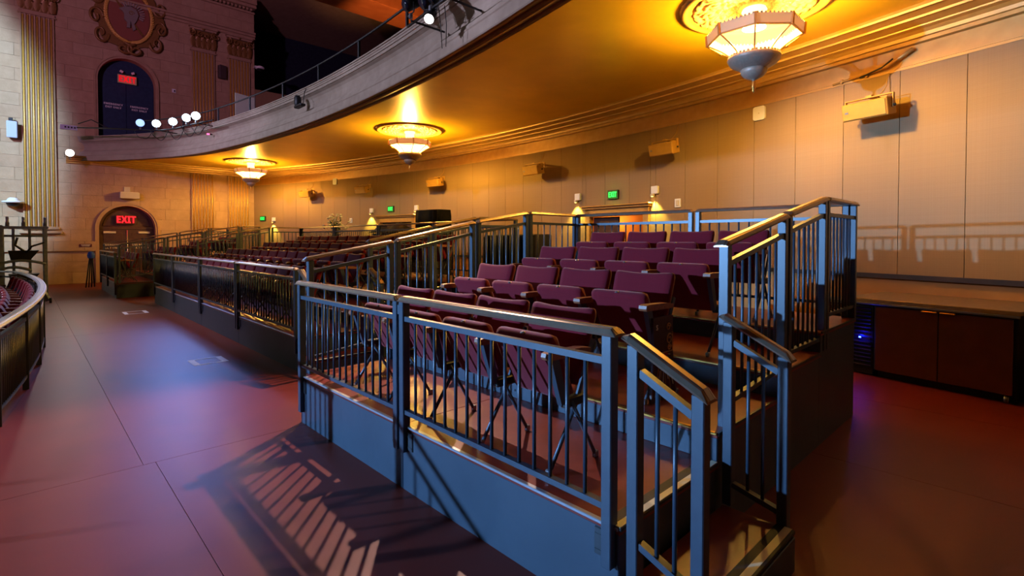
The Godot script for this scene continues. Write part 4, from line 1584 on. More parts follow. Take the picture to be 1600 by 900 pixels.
func stage_rig() -> void:
	# lighting pipe in front of the far end of the balcony
	var spots := [Vector3(3.20, 6.1, -23.22), Vector3(3.65, 6.1, -22.94), Vector3(4.03, 6.1, -22.15), Vector3(4.25, 6.1, -21.12), Vector3(4.42, 6.1, -20.56)]
	var t := thing("lighting_pipe", "black lighting pipe held out before the balcony beneath the row of lamps", "pipe", Vector3(3.6, 5.85, -22.4))
	var st := nb(true)
	var pts := [Vector3(1.55, 6.02, -25.4), Vector3(2.4, 5.98, -24.5)]
	for p in spots:
		pts.append(p + Vector3(0.08, -0.24, -0.05))
	pts.append(Vector3(4.72, 5.84, -19.6))
	var loc := []
	for p in pts:
		loc.append(p - t.position)
	tube(st, loc, 0.026, 8)
	put("pipe", st, M.plastic, t)
	for p in [spots[1], spots[4]]:
		st = nb(true)
		tube(st, [p + Vector3(0.08, -0.24, -0.05) - t.position, Vector3(balcony_x(p.z) - 0.05, 5.82, p.z) - t.position], 0.02, 6)
		put("outrigger", st, M.plastic, t)
	st = nb(true)
	tube(st, [Vector3(2.4, 5.98, -24.5) - t.position, Vector3(1.95, 6.35, -25.2) - t.position, Vector3(1.6, 6.22, -25.7) - t.position], 0.018, 6)
	put("stay", st, M.plastic, t)
	for k in 5:
		st = nb(true)
		var a: Vector3 = spots[k] + Vector3(-0.1, -0.26, 0) - t.position
		var cp := []
		for j in 16:
			var f := j / 15.0
			cp.append(a + Vector3(0.55 * f - 0.1, -0.34 * sin(PI * f) - 0.06 * sin(f * 9.0 + k), 0.12 * sin(f * 7.0 + k)))
		tube(st, cp, 0.011, 5)
		put("cable_loop", st, M.plastic, t)
	var names := ["dim white stage lamp at the wall end of the lamp row", "bright stage lamp second along the row from the wall end", "bright middle stage lamp of the row of five", "bright stage lamp fourth along the row from the wall end", "bright stage lamp at the aisle end of the row of five"]
	var aim := Vector3(-1.0, 0.5, -4.0)
	for i in 5:
		fixture(names[i], spots[i], aim, M.lens_dim if i == 0 else M.lens, 0.135, "stage lamps on the balcony pipe")
		if i:
			var d: Vector3 = (aim - spots[i]).normalized()
			spot("stage_light_beam", spots[i] + d * 0.05, aim, Color(0.46, 0.62, 1.0), 10.0, 20, 0.15, 0.6)
	t = thing("junction_box", "pale junction box at the end of the lighting pipe beside the tall pilaster", "box", Vector3(1.32, 6.02, -25.6))
	st = nb()
	cbox(st, Vector3(0, 0, 0), Vector3(0.50, 0.17, 0.14), 0.012)
	put("case", st, mat(Color(0.72, 0.74, 0.80), 0.5), t)
	for k in 4:
		st = nb()
		box(st, Vector3(-0.1 + k * 0.09, 0, 0.075), Vector3(0.05, 0.06, 0.02))
		put("outlet", st, M.plastic, t)
	# lone lamp under the balcony's end by the pilaster
	fixture("single dazzling white lamp under the end of the balcony by the tall pilaster", Vector3(1.36, 5.12, -26.0), Vector3(0.5, 1.0, -8.0), M.lens_warm, 0.13, "")
	var arm := nb(true)
	tube(arm, [Vector3(0, -0.1, -0.15), Vector3(0, 0.0, -0.5), Vector3(0, 0.0, -1.29)], 0.025, 7)
	put("wall_arm", arm, M.plastic, get_node("stage_light_005"))
	spot("stage_light_beam", Vector3(1.36, 5.12, -25.9), Vector3(0.5, 1.0, -8.0), Color(1.0, 0.93, 0.88), 6.0, 34, 0.12, 0.7)
	# lamps clamped to the balcony over the seats
	var p0 := Vector3(4.72, 5.30, -6.85)
	fixture("small white lamp hung on the balcony front above the platforms", p0, Vector3(0.6, 0.0, -4.2), M.lens_warm, 0.075, "lamps clamped to the balcony front", -0.12)
	spot("stage_light_beam", p0 + Vector3(-0.06, -0.07, 0.05), Vector3(0.6, 0.0, -4.2), Color(1.0, 0.86, 0.78), 42.0, 30, 0.035, 0.6)
	for q in [[-7.25, 5.95, 0.13, "black lamp housing hung over the small white balcony lamp"], [-6.95, 5.92, 0.11, "black lamp housing at the near side of the small balcony lamp"], [-7.9, 6.12, 0.10, "black lamp housing above the small balcony lamp, by the railing end"]]:
		fixture(q[3], Vector3(balcony_x(q[0]) - 0.48, q[1] - 0.2, q[0]), Vector3(-4, 1, -9), M.glass_dark, q[2], "lamps clamped to the balcony front")
	t = thing("lighting_pipe", "short black lighting pipe on the balcony front holding the small lamp", "pipe", Vector3(4.80, 5.50, -6.9))
	st = nb(true)
	tube(st, [Vector3(-0.10, 0, 1.1), Vector3(0, 0, 0), Vector3(0.10, 0, -0.85)], 0.024, 8)
	put("pipe", st, M.plastic, t)
	for z in [0.5, -0.6]:
		st = nb(true)
		tube(st, [Vector3(0, 0, z), Vector3(0.70, 0.0, z)], 0.018, 6)
		put("outrigger", st, M.plastic, t)
	for k in 2:
		st = nb(true)
		tube(st, [Vector3(0.08, 0.0, 0.1 + 0.15 * k), Vector3(0.10, -0.3, 0.12 + 0.15 * k), Vector3(0.14, -0.62, 0.1 + 0.1 * k)], 0.007, 5)
		put("hanging_cable", st, M.plastic, t)
	t = thing("moving_light", "small black moving lamp hanging on the cove of the balcony front", "stage light", Vector3(balcony_x(-14.3) - 0.06, 5.52, -14.3))
	st = nb()
	cbox(st, Vector3(-0.06, -0.06, 0.05), Vector3(0.16, 0.07, 0.46), 0.02)
	put("base", st, M.plastic, t)
	st = nb(true)
	lathe(st, [Vector2(0, 0.26), Vector2(0.06, 0.25), Vector2(0.09, 0.20), Vector2(0.095, 0.02), Vector2(0.08, -0.03)], 14, Vector3(-0.06, 0, -0.09))
	put("head", st, M.plastic, t)
	st = nb(true)
	tube(st, [Vector3(-0.04, -0.02, 0.24), Vector3(-0.02, 0.12, 0.22), Vector3(0.03, 0.3, 0.16), Vector3(0.1, 0.46, 0.14)], 0.011, 6)
	put("cable", st, M.plastic, t)
	t = thing("indicator_lamp", "tiny pink glowing lamp on the balcony front below the lamp row", "lamp", Vector3(balcony_x(-21.0) - 0.02, 5.6, -21.0))
	st = nb(true)
	lathe(st, [Vector2(0, 0.03), Vector2(0.05, 0.02), Vector2(0.05, -0.02), Vector2(0, -0.03)], 10)
	put("lamp_bulb", st, M.pink, t)
	st = nb()
	box(st, Vector3(0.08, 0, 0), Vector3(0.1, 0.04, 0.04))
	put("mount", st, M.plastic, t)
	# unseen lanterns added over the stage for the wall, balcony and aisle washes
	var hung := [[Vector3(-9.0, 11.0, -12.0), Vector3(-7.3, 6.5, -27.3), "stage lantern aimed at the tall pilaster"], [Vector3(-12.0, 9.5, -12.0), Vector3(5.2, 6.3, -12.5), "added stage lantern aimed at the balcony front"], [Vector3(-8.0, 7.4, -6.0), Vector3(5.0, 9.0, -27.3), "added violet stage lantern aimed at the side wall"], [Vector3(-6.0, 12.0, -13.0), Vector3(0.4, 0.0, -12.5), "added stage lantern aimed down at the aisle"]]
	for q in hung:
		var h0: Vector3 = q[0]
		var h1: Vector3 = q[1]
		var fx := fixture(q[2], h0 - (h1 - h0).normalized() * 0.05, h1, M.lens_dim, 0.18, "", -0.22)
		st = nb(true)
		tube(st, [Vector3(0, 0.15, 0), Vector3(0, 13.6 - h0.y, 0)], 0.02, 6)
		put("drop_pipe", st, M.plastic, fx)
	var bl := fixture("added lamp on the balcony floor lighting the ceiling beam", Vector3(9.5, 6.25, -13.95), Vector3(11.0, 11.2, -19.0), M.lens_dim, 0.12, "")  # unseen lamp added to brighten the ceiling beam
	st = nb(true)
	tube(st, [Vector3(0, -0.1, 0), Vector3(0, -0.63, 0)], 0.03, 6)
	put("stand", st, M.plastic, bl)
	# stage fixture that lights the platforms from the stage side
	fixture("blue white stage lantern on a floor stand upstage", KEY, KEY_TO, M.lens, 0.20, "")
	t = thing("lamp_stand", "black floor stand under the stage lantern", "stand", Vector3(KEY.x, 0, KEY.z))
	st = nb(true)
	tube(st, [Vector3(0, 0, 0), Vector3(0, KEY.y - 0.25, 0)], 0.03, 8)
	put("pole", st, M.plastic, t)
	for k in 3:
		var a := TAU * k / 3
		st = nb(true)
		tube(st, [Vector3(0, 0.5, 0), Vector3(cos(a) * 0.6, 0.02, sin(a) * 0.6)], 0.02, 6)
		put("leg", st, M.plastic, t)

# ---------------------------------------------------------------- pit railing and lift
func pit() -> void:
	var t := thing("pit_railing", "curved black picket railing with grey metal cap round the lower seats", "railing", Vector3(pit_x(-12.7), 0, -12.7))
	var path := []
	for i in 49:
		var z := lerpf(-5.35, -18.0, i / 48.0)
		path.append(Vector3(pit_x(z), 0, z))
	for k in range(1, 9):
		var f := k / 8.0
		path.append(Vector3(pit_x(-18.0) - 0.1 - 1.6 * f * f - 0.2 * f, 0, -18.0 - 1.25 * sin(f * PI * 0.5)))
	for i in path.size():
		path[i] -= t.position
	var nrm := []
	for i in path.size():
		var a: Vector3 = path[max(i - 1, 0)]
		var b: Vector3 = path[min(i + 1, path.size() - 1)]
		var s := (b - a).normalized().cross(Vector3.UP)
		nrm.append(s)
	for q in [["handrail", M.alu, cap_profile(0.11), 1.0], ["upper_rail", M.pitblack, [Vector2(-0.02, -0.02), Vector2(0.02, -0.02), Vector2(0.02, 0.02), Vector2(-0.02, 0.02)], 0.85], ["lower_rail", M.pitblack, [Vector2(-0.02, -0.015), Vector2(0.02, -0.015), Vector2(0.02, 0.015), Vector2(-0.02, 0.015)], 0.16]]:
		var st := nb()
		var rings := []
		for i in path.size():
			var ring := []
			for p in q[2]:
				ring.append(path[i] + nrm[i] * p.x + Vector3(0, q[3] + p.y, 0))
			rings.append(ring)
		loft(st, rings)
		put(q[0], st, q[1], t)
	var z := -5.4
	while z > -18.0:
		var st2 := nb()
		var c := Vector3(pit_x(z), 0.48, z) - t.position
		cbox(st2, c, Vector3(0.06, 0.96, 0.06), 0.004)
		put("post", st2, M.pitblack, t)
		z -= 1.53
	z = -5.48
	while z > -18.0:
		put_mesh("picket", picket_mesh(), M.pitblack, t, Transform3D(Basis().scaled(Vector3(1.2, 0.70, 1.2)), Vector3(pit_x(z), 0.16, z) - t.position))
		z -= 0.085
	rail_panel("stair_railing", "sloping black stair railing at the near end of the pit railing", "", Vector3(-0.60, 1.0, -4.55), Vector3(-0.60, 0.52, -3.7), {"post_a": 0.0, "post_b": 0.0, "bot_a": 0.55, "bot_b": 0.10, "n": 4})

func lift() -> void:
	var t := thing("rolling_frame", "grey metal rolling lift frame with wheels and trays behind the pit railing", "lift", Vector3(0.02, 0, -20.0))
	t.scale = Vector3.ONE * 1.055
	var st := nb()
	# four uprights
	for q in [[-0.42, 0.35], [0.42, 0.35], [-0.42, -0.35], [0.42, -0.35]]:
		st = nb()
		cbox(st, Vector3(q[0], 1.08, q[1]), Vector3(0.085, 1.98, 0.085), 0.01)
		put("upright", st, M.lift, t)
	for q in [[-0.75, 0.30], [-0.62, 0.30], [0.12, -0.30], [-0.2, -0.2]]:
		st = nb()
		cbox(st, Vector3(q[0], 1.15, q[1]), Vector3(0.06, 1.75, 0.06), 0.01)
		put("mast_section", st, M.lift, t)
	for q in [[2.02, 0.36], [1.80, -0.3], [2.02, -0.36]]:
		st = nb()
		cbox(st, Vector3(-0.12, q[0], q[1]), Vector3(1.22, 0.06, 0.06), 0.008)
		put("cross_bar", st, M.lift, t)
	# wheels carried at the top
	for x in [-0.30, 0.0, 0.42]:
		st = nb(true)
		tube(st, [Vector3(x - 0.03, 2.18, 0.34), Vector3(x + 0.03, 2.18, 0.34)], 0.12, 18)
		var w := put("top_wheel", st, M.lift if x > -0.2 else M.alu, t)
		st = nb()
		cbox(st, Vector3(x, 2.08, 0.34), Vector3(0.08, 0.14, 0.08), 0.008)
		put("wheel_fork", st, M.lift, w)
	# dark trays
	for q in [[1.28, 0.0], [0.66, 0.12]]:
		st = nb()
		hexa(st, [Vector3(-0.25, q[0] - 0.13, 0.25), Vector3(0.12, q[0] - 0.13, 0.25), Vector3(0.12, q[0] - 0.13, -0.1), Vector3(-0.25, q[0] - 0.13, -0.1), Vector3(-0.30, q[0] + 0.13, 0.33), Vector3(0.30, q[0] + 0.13, 0.33), Vector3(0.30, q[0] + 0.13, -0.2), Vector3(-0.30, q[0] + 0.13, -0.2)])
		put("tray", st, M.plastic, t)
	# curved guard bars
	for q in [[1.05, 0.42], [0.88, 0.15]]:
		st = nb(true)
		var pts := []
		for k in 13:
			var f := k / 12.0
			pts.append(Vector3(lerpf(-0.55, q[1], f), q[0] + 0.10 * sin(f * PI), 0.40))
		tube(st, pts, 0.035, 8)
		put("guard_bar", st, M.lift, t)
	st = nb(true)
	tube(st, [Vector3(-0.12, 1.75, 0.3), Vector3(-0.16, 1.55, 0.34), Vector3(-0.05, 1.45, 0.34), Vector3(0.02, 1.38, 0.3)], 0.03, 7)
	put("lever", st, M.plastic, t)
	st = nb(true)
	tube(st, [Vector3(0.40, 1.62, 0.38), Vector3(0.15, 1.52, 0.38), Vector3(0.05, 1.35, 0.38)], 0.025, 7)
	put("lever", st, M.plastic, t)
	# outrigger foot with caster
	st = nb()
	bar(st, Vector3(0.36, 0.32, 0.40), Vector3(0.46, 0.06, 0.46), 0.09, 0.09)
	put("outrigger", st, M.lift, t)
	for q in [[0.50, 0.50], [-0.42, 0.40], [0.42, -0.40], [-0.42, -0.40]]:
		st = nb(true)
		tube(st, [Vector3(q[0] - 0.025, 0.07, q[1]), Vector3(q[0] + 0.025, 0.07, q[1])], 0.07, 14)
		put("caster", st, M.plastic, t)

# ---------------------------------------------------------------- back bar
func back_bar() -> void:
	var turn := atan2(-0.977, -0.212)
	var base := Vector3(8.0, 0, -1.54)
	var t := thing("back_bar_cabinet", "low dark red back-bar cabinet with two doors and a stone top", "cabinet", base, turn)
	var st := nb()
	box2(st, Vector3(-0.02, 0.10, -0.80), Vector3(1.36, 0.95, -0.03))
	put("body", st, M.plastic, t)
	st = nb()
	box2(st, Vector3(0.0, 0.0, -0.75), Vector3(1.34, 0.10, -0.10))
	put("plinth", st, M.plastic, t)
	for k in 2:
		st = nb()
		cbox(st, Vector3(0.335 + 0.665 * k, 0.515, -0.013), Vector3(0.655, 0.83, 0.026), 0.004)
		var d := put("door", st, M.cabinet, t)
		st = nb()
		cbox(st, Vector3(0.58 if k == 0 else 0.76, 0.925, 0.012), Vector3(0.15, 0.016, 0.035), 0.004)
		put("pull", st, M.brass, d)
	st = nb()
	cbox(st, Vector3(0.50, 1.00, -0.60), Vector3(1.78, 0.05, 1.24), 0.006)
	put("countertop", st, M.counter, t)
	st = nb()
	cbox(st, Vector3(0.50, 0.962, 0.0), Vector3(1.76, 0.028, 0.04), 0.004)
	put("edge_rail", st, M.steel, t)
	st = nb(true)
	tube(st, [Vector3(1.26, 0.05, -0.03), Vector3(1.30, 0.05, -0.03)], 0.04, 12)
	put("caster", st, M.steel, t)
	# cooler compartment with louvres
	var f := thing("bar_cooler", "black louvred cooler unit with a blue light next to the back-bar cabinet", "cooler", base + Basis(Vector3.UP, turn) * Vector3(-0.38, 0, 0), turn)
	st = nb()
	box2(st, Vector3(-0.35, 0.02, -0.78), Vector3(0.34, 0.955, -0.05))
	put("body", st, M.plastic, f)
	for k in 16:
		st = nb()
		box(st, Vector3(0.0, 0.14 + 0.05 * k, -0.04), Vector3(0.64, 0.012, 0.03), Basis(Vector3.RIGHT, 0.5))
		put("louvre", st, M.plastic, f)
	st = nb(true)
	lathe(st, [Vector2(0, 0.010), Vector2(0.012, 0.006), Vector2(0.014, -0.006), Vector2(0, -0.010)], 10, Vector3(0.20, 0.50, -0.015))
	put("led_light", st, M.led_blue, f)
	var lp := base + Basis(Vector3.UP, turn) * Vector3(-0.18, 0.50, 0.03)
	omni("led_glow", lp, Color(0.06, 0.08, 1.0), 0.03, 0.02)
	var c := thing("storage_chest", "dark red storage chest with a padlocked hasp at the end of the back bar", "chest", base + Basis(Vector3.UP, turn) * Vector3(1.44, 0, 0), turn)
	st = nb()
	cbox(st, Vector3(0.75, 0.47, -0.40), Vector3(1.46, 0.94, 0.78), 0.01)
	put("body", st, M.cabinet, c)
	st = nb()
	cbox(st, Vector3(0.75, 0.98, -0.40), Vector3(1.5, 0.05, 0.84), 0.006)
	put("lid", st, M.counter, c)
	st = nb()
	cbox(st, Vector3(0.04, 0.50, 0.0), Vector3(0.12, 0.03, 0.02), 0.003)
	var hsp := put("hasp", st, M.steel, c)
	st = nb()
	cbox(st, Vector3(0.04, 0.44, 0.015), Vector3(0.045, 0.05, 0.02), 0.005)
	put("padlock", st, M.steel, hsp)
	st = nb(true)
	tube(st, [Vector3(0.10, 0.84, 0.01), Vector3(0.08, 0.82, 0.03), Vector3(0.08, 0.74, 0.03), Vector3(0.10, 0.72, 0.01)], 0.01, 6)
	put("handle", st, M.plastic, c)

# ---------------------------------------------------------------- other things behind the platforms
func sundries() -> void:
	var t := thing("covered_console", "upright console under a pleated black cover behind the middle platform", "console", Vector3(8.6, 0, -12.3))
	var st := nb()
	cbox(st, Vector3(0, 1.05, 0), Vector3(0.6, 2.1, 1.0), 0.02)
	put("stand", st, M.plastic, t)
	st = nb(true)
	var n := 60
	var rings := []
	for y in [2.64, 2.62, 2.45, 2.14]:
		var ring := []
		for k in n:
			var a := TAU * k / n
			var sx: float = pow(abs(cos(a)), 0.4) * sign(cos(a))
			var sz: float = pow(abs(sin(a)), 0.4) * sign(sin(a))
			var wv := 1.0 + (0.04 * sin(a * 15.0) if y < 2.6 else 0.0)
			ring.append(Vector3(sx * 0.30 * wv, y, sz * 0.56 * wv))
		rings.append(ring)
	loft(st, rings)
	put("cover", st, M.cloth_black, t)
	st = nb(true)
	tube(st, [Vector3(0, 2.2, 0.5), Vector3(0.05, 2.28, 0.8), Vector3(0.08, 2.22, 1.05)], 0.012, 5)
	put("cable", st, M.plastic, t)
	t = thing("covered_equipment", "low heap of equipment under black cloth in front of the far doorway", "equipment", Vector3(8.9, 0, -14.9))
	st = nb()
	cbox(st, Vector3(0, 1.0, 0), Vector3(0.8, 2.0, 1.7), 0.03)
	put("case", st, M.plastic, t)
	st = nb(true)
	rng.seed = 5
	var g := []
	for i in 13:
		var row := []
		for j in 21:
			var u := i / 12.0 * 2.0 - 1.0
			var v := j / 20.0 * 2.0 - 1.0
			var h: float = 0.34 * (1.0 - pow(abs(u), 3.0)) * (1.0 - pow(abs(v), 4.0)) * (0.75 + 0.25 * sin(v * 5.0 + u * 3.0)) + rng.randf_range(-0.02, 0.02)
			row.append(Vector3(u * 0.5, 2.02 + max(h, 0.0), v * 0.95))
		g.append(row)
	for i in 12:
		for j in 20:
			quad(st, g[i][j], g[i][j + 1], g[i + 1][j + 1], g[i + 1][j])
	put("cloth", st, M.cloth_black, t)
	# flower arrangement
	t = thing("flower_arrangement", "tall spray of white flowers in a dark vase behind the middle platform", "flowers", Vector3(8.7, 0, -18.9))
	st = nb(true)
	lathe(st, [Vector2(0.16, 2.0), Vector2(0.12, 1.9), Vector2(0.20, 1.5), Vector2(0.22, 1.0), Vector2(0.18, 0.3), Vector2(0.24, 0.0)], 18)
	put("vase", st, M.plastic, t)
	rng.seed = 9
	var blossoms := nb(true)
	var leaves := nb()
	for k in 46:
		var a := rng.randf() * TAU
		var out := rng.randf_range(0.15, 0.85)
		var top := Vector3(cos(a) * out * 0.6, rng.randf_range(2.2, 2.75), sin(a) * out)
		st = nb(true)
		tube(st, [Vector3(0, 1.9, 0), top * Vector3(0.5, 1, 0.5) - Vector3(0, 0.25, 0), top], 0.006, 4)
		put("stem", st, M.leaf, t)
		st = nb(true)
		lathe(st, [Vector2(0, 0.035), Vector2(0.045, 0.02), Vector2(0.05, -0.01), Vector2(0.015, -0.03)], 7, top)
		put("blossom", st, M.petal, t)
		for j in 3:
			var c := top.lerp(Vector3(0, 1.95, 0), rng.randf_range(0.1, 0.7))
			var d := Vector3(rng.randf_range(-1, 1), rng.randf_range(-0.2, 0.7), rng.randf_range(-1, 1)).normalized()
			var s := d.cross(Vector3(0.3, 1, 0.2)).normalized() * 0.025
			tri(leaves, c - s, c + s, c + d * 0.13)
	put("foliage", leaves, M.leaf, t).set_meta("kind", "stuff")
	# dark racks between platforms
	for q in [[7.35, -7.55, 1.5, 1.90, "tall black draped rack behind the aisle between the platforms"]]:
		t = thing("draped_rack", q[4], "rack", Vector3(q[0], 0, q[1]))
		st = nb()
		cbox(st, Vector3(0, q[3] * 0.5, 0), Vector3(0.5, q[3], q[2]), 0.02)
		put("rack", st, M.plastic, t)
		st = nb()
		for k in 14:
			box(st, Vector3(-0.262, q[3] * 0.5, -q[2] * 0.5 + q[2] * (k + 0.5) / 14.0), Vector3(0.03, q[3] - 0.1, 0.05))
		put("curtain_folds", st, M.cloth_black, t)
	# folded stand by the arched doors
	t = thing("folding_stand", "folded black stand with a blue cloth on top near the arched doors", "stand", Vector3(1.80, 0, -24.6))
	for k in 4:
		st = nb(true)
		tube(st, [Vector3(0.02 * k, 1.2, 0.03 * k), Vector3(-0.14 + 0.09 * k, 0.02, 0.12 - 0.08 * k)], 0.022, 6)
		put("leg", st, M.plastic, t)
	st = nb()
	cbox(st, Vector3(0.03, 1.12, 0.04), Vector3(0.14, 0.12, 0.14), 0.02)
	put("hub", st, M.plastic, t)
	st = nb(true)
	lathe(st, [Vector2(0, 1.36), Vector2(0.08, 1.33), Vector2(0.12, 1.20), Vector2(0.10, 1.10)], 10, Vector3(0.03, 0, 0.04))
	put("cloth", st, M.blue_cloth, t)
	# glass screen at the balcony's side wall
	t = thing("glass_screen", "pale glass screen panel at the end of the balcony beside the last pilaster", "screen", Vector3(6.9, 5.6, -23.6), 0.35)
	st = nb()
	box(st, Vector3(0, 1.15, 0), Vector3(0.9, 2.3, 0.02))
	put("pane", st, mat(Color(0.80, 0.80, 0.72), 0.35), t)
	st = nb()
	box(st, Vector3(0.47, 1.2, 0), Vector3(0.03, 2.4, 0.03))
	put("edge", st, M.steel, t)
	# tape marks on the floor
	for q in [[1.74, 2.22, -15.75, -15.2, "white tape outline on the floor farther along the aisle"], [1.735, 2.18, -8.77, -8.34, "white tape outline on the floor before the middle platform"]]:
		t = thing("tape_mark", q[4], "tape", Vector3((q[0] + q[1]) * 0.5, 0.0, (q[2] + q[3]) * 0.5))
		var hx: float = (q[1] - q[0]) * 0.5
		var hz: float = (q[3] - q[2]) * 0.5
		for s in [-1, 1]:
			st = nb()
			box(st, Vector3(0, 0.0045, s * (hz - 0.02)), Vector3(hx * 2, 0.003, 0.04))
			put("tape_strip", st, M.tape, t)
			st = nb()
			box(st, Vector3(s * (hx - 0.04), 0.0045, 0), Vector3(0.08, 0.0032, hz * 2 - 0.08))
			put("tape_strip", st, M.tape, t)

func floors() -> void:
	var st := nb()
	box2(st, Vector3(-14, -0.3, 4.2), Vector3(15.5, -0.006, SIDE_Z - 0.5))
	var f := structure("floor", st, M.border, "dark red painted floor of large sheets")
	var xs := [0.70, 2.72, 4.74, 6.76, 8.78, 11.8]
	var zs := [4.1, 2.6, -4.95, -12.5, -20.05, -27.2]
	for j in zs.size() - 1:
		var sh := 0.05 if j < 2 else -0.03
		for i in xs.size() - 1:
			st = nb()
			box2(st, Vector3(xs[i] + sh + 0.002, -0.02, zs[j] - 0.002), Vector3(xs[i + 1] + sh - 0.002, 0.003, zs[j + 1] + 0.002))
			put("floor_sheet", st, M.floor, f)
		# strip that follows the pit railing
		st = nb()
		var n := 14
		for k in n:
			var za := lerpf(zs[j] - 0.002, zs[j + 1] + 0.002, float(k) / n)
			var zb := lerpf(zs[j] - 0.002, zs[j + 1] + 0.002, float(k + 1) / n)
			var xa := pit_x(max(za, -19.0)) + 0.02 if za > -19.0 else -6.0
			var xb := pit_x(max(zb, -19.0)) + 0.02 if zb > -19.0 else -6.0
			if za > -5.0:
				xa = -0.5
			if zb > -5.0:
				xb = -0.5
			hexa(st, [Vector3(xa, -0.02, za), Vector3(0.70 + sh - 0.002, -0.02, za), Vector3(0.70 + sh - 0.002, -0.02, zb), Vector3(xb, -0.02, zb), Vector3(xa, 0.003, za), Vector3(0.70 + sh - 0.002, 0.003, za), Vector3(0.70 + sh - 0.002, 0.003, zb), Vector3(xb, 0.003, zb)])
		put("floor_sheet", st, M.floor, f)

func shell() -> void:
	var st := nb()
	box2(st, Vector3(-14.3, -0.3, 4.2), Vector3(-14.0, 13.9, SIDE_Z - 0.5))
	structure("wall_stage", st, M.drape_shade, "dark blue drapes at the back of the stage")
	st = nb()
	box2(st, Vector3(-14.3, -0.3, 4.2), Vector3(17.3, 13.9, 4.5))
	structure("wall_right", st, M.stone[0], "tan side wall opposite the arched exits")
	st = nb()
	box2(st, Vector3(-14.3, 13.6, 4.5), Vector3(17.3, 13.9, -31.3))
	structure("ceiling", st, M.stone[0], "plaster main ceiling")
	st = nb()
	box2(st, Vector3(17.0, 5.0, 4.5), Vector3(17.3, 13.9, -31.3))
	structure("wall_balcony_back", st, M.drape_shade, "back wall of the balcony, its unlit shade painted in dark blue")
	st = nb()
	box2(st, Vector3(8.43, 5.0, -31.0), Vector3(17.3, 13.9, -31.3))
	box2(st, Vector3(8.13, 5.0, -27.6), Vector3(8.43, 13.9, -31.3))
	structure("wall_balcony_side", st, M.drape_shade, "side walls of the balcony, their unlit shade painted in dark blue")
	st = nb()
	var n := 40
	for i in n:
		var za := lerpf(4.2, SIDE_Z - 0.02, float(i) / n)
		var zb := lerpf(4.2, SIDE_Z - 0.02, float(i + 1) / n)
		hexa(st, [Vector3(wall_x(za) - 0.1, 5.3, za), Vector3(17.1, 5.3, za), Vector3(17.1, 5.3, zb), Vector3(wall_x(zb) - 0.1, 5.3, zb), Vector3(balcony_x(za) + 0.32, 5.62, za), Vector3(17.1, 5.62, za), Vector3(17.1, 5.62, zb), Vector3(balcony_x(zb) + 0.32, 5.62, zb)])
	box2(st, Vector3(8.43, 5.3, SIDE_Z), Vector3(17.1, 5.62, -31.1))
	structure("floor_balcony", st, M.carpet, "carpeted balcony floor")
	# low beige wall at the back corner of the balcony
	st = nb()
	box2(st, Vector3(8.43, 5.6, -27.3), Vector3(13.0, 9.25, -27.5))
	structure("wall_balcony_low", st, M.panel[0], "low beige wall at the end of the balcony")
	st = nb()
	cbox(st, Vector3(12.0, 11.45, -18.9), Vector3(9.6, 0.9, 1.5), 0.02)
	structure("trim_4", st, M.beam_orange_lit, "ceiling beam above the balcony with orange light painted into its colour")
	# lobby behind the open door
	st = nb()
	box2(st, Vector3(14.4, -0.2, -4.0), Vector3(14.6, 3.4, -14.0))
	box2(st, Vector3(11.75, 3.2, -5.4), Vector3(14.6, 3.4, -13.0))
	box2(st, Vector3(11.4, -0.2, -5.4), Vector3(14.6, 3.4, -5.6))
	box2(st, Vector3(11.75, -0.2, -12.8), Vector3(14.6, 3.4, -13.0))
	structure("wall_lobby", st, M.wall_base, "warm tan lobby walls beyond the open doorway")
	var t := thing("lobby_lamp", "square glowing lobby lamp seen through the open doorway", "lamp", Vector3(14.2, 2.0, -10.2))
	st = nb()
	cbox(st, Vector3.ZERO, Vector3(0.06, 0.38, 0.75), 0.02)
	put("lamp_panel", st, M.lobby_lamp, t)
	st = nb()
	box(st, Vector3(0.1, 0, 0), Vector3(0.16, 0.30, 0.30))
	put("mount", st, M.bronze, t)
	omni("lobby_lamp_light", Vector3(13.9, 2.4, -10.0), Color(1.0, 0.66, 0.3), 2.0, 0.2)

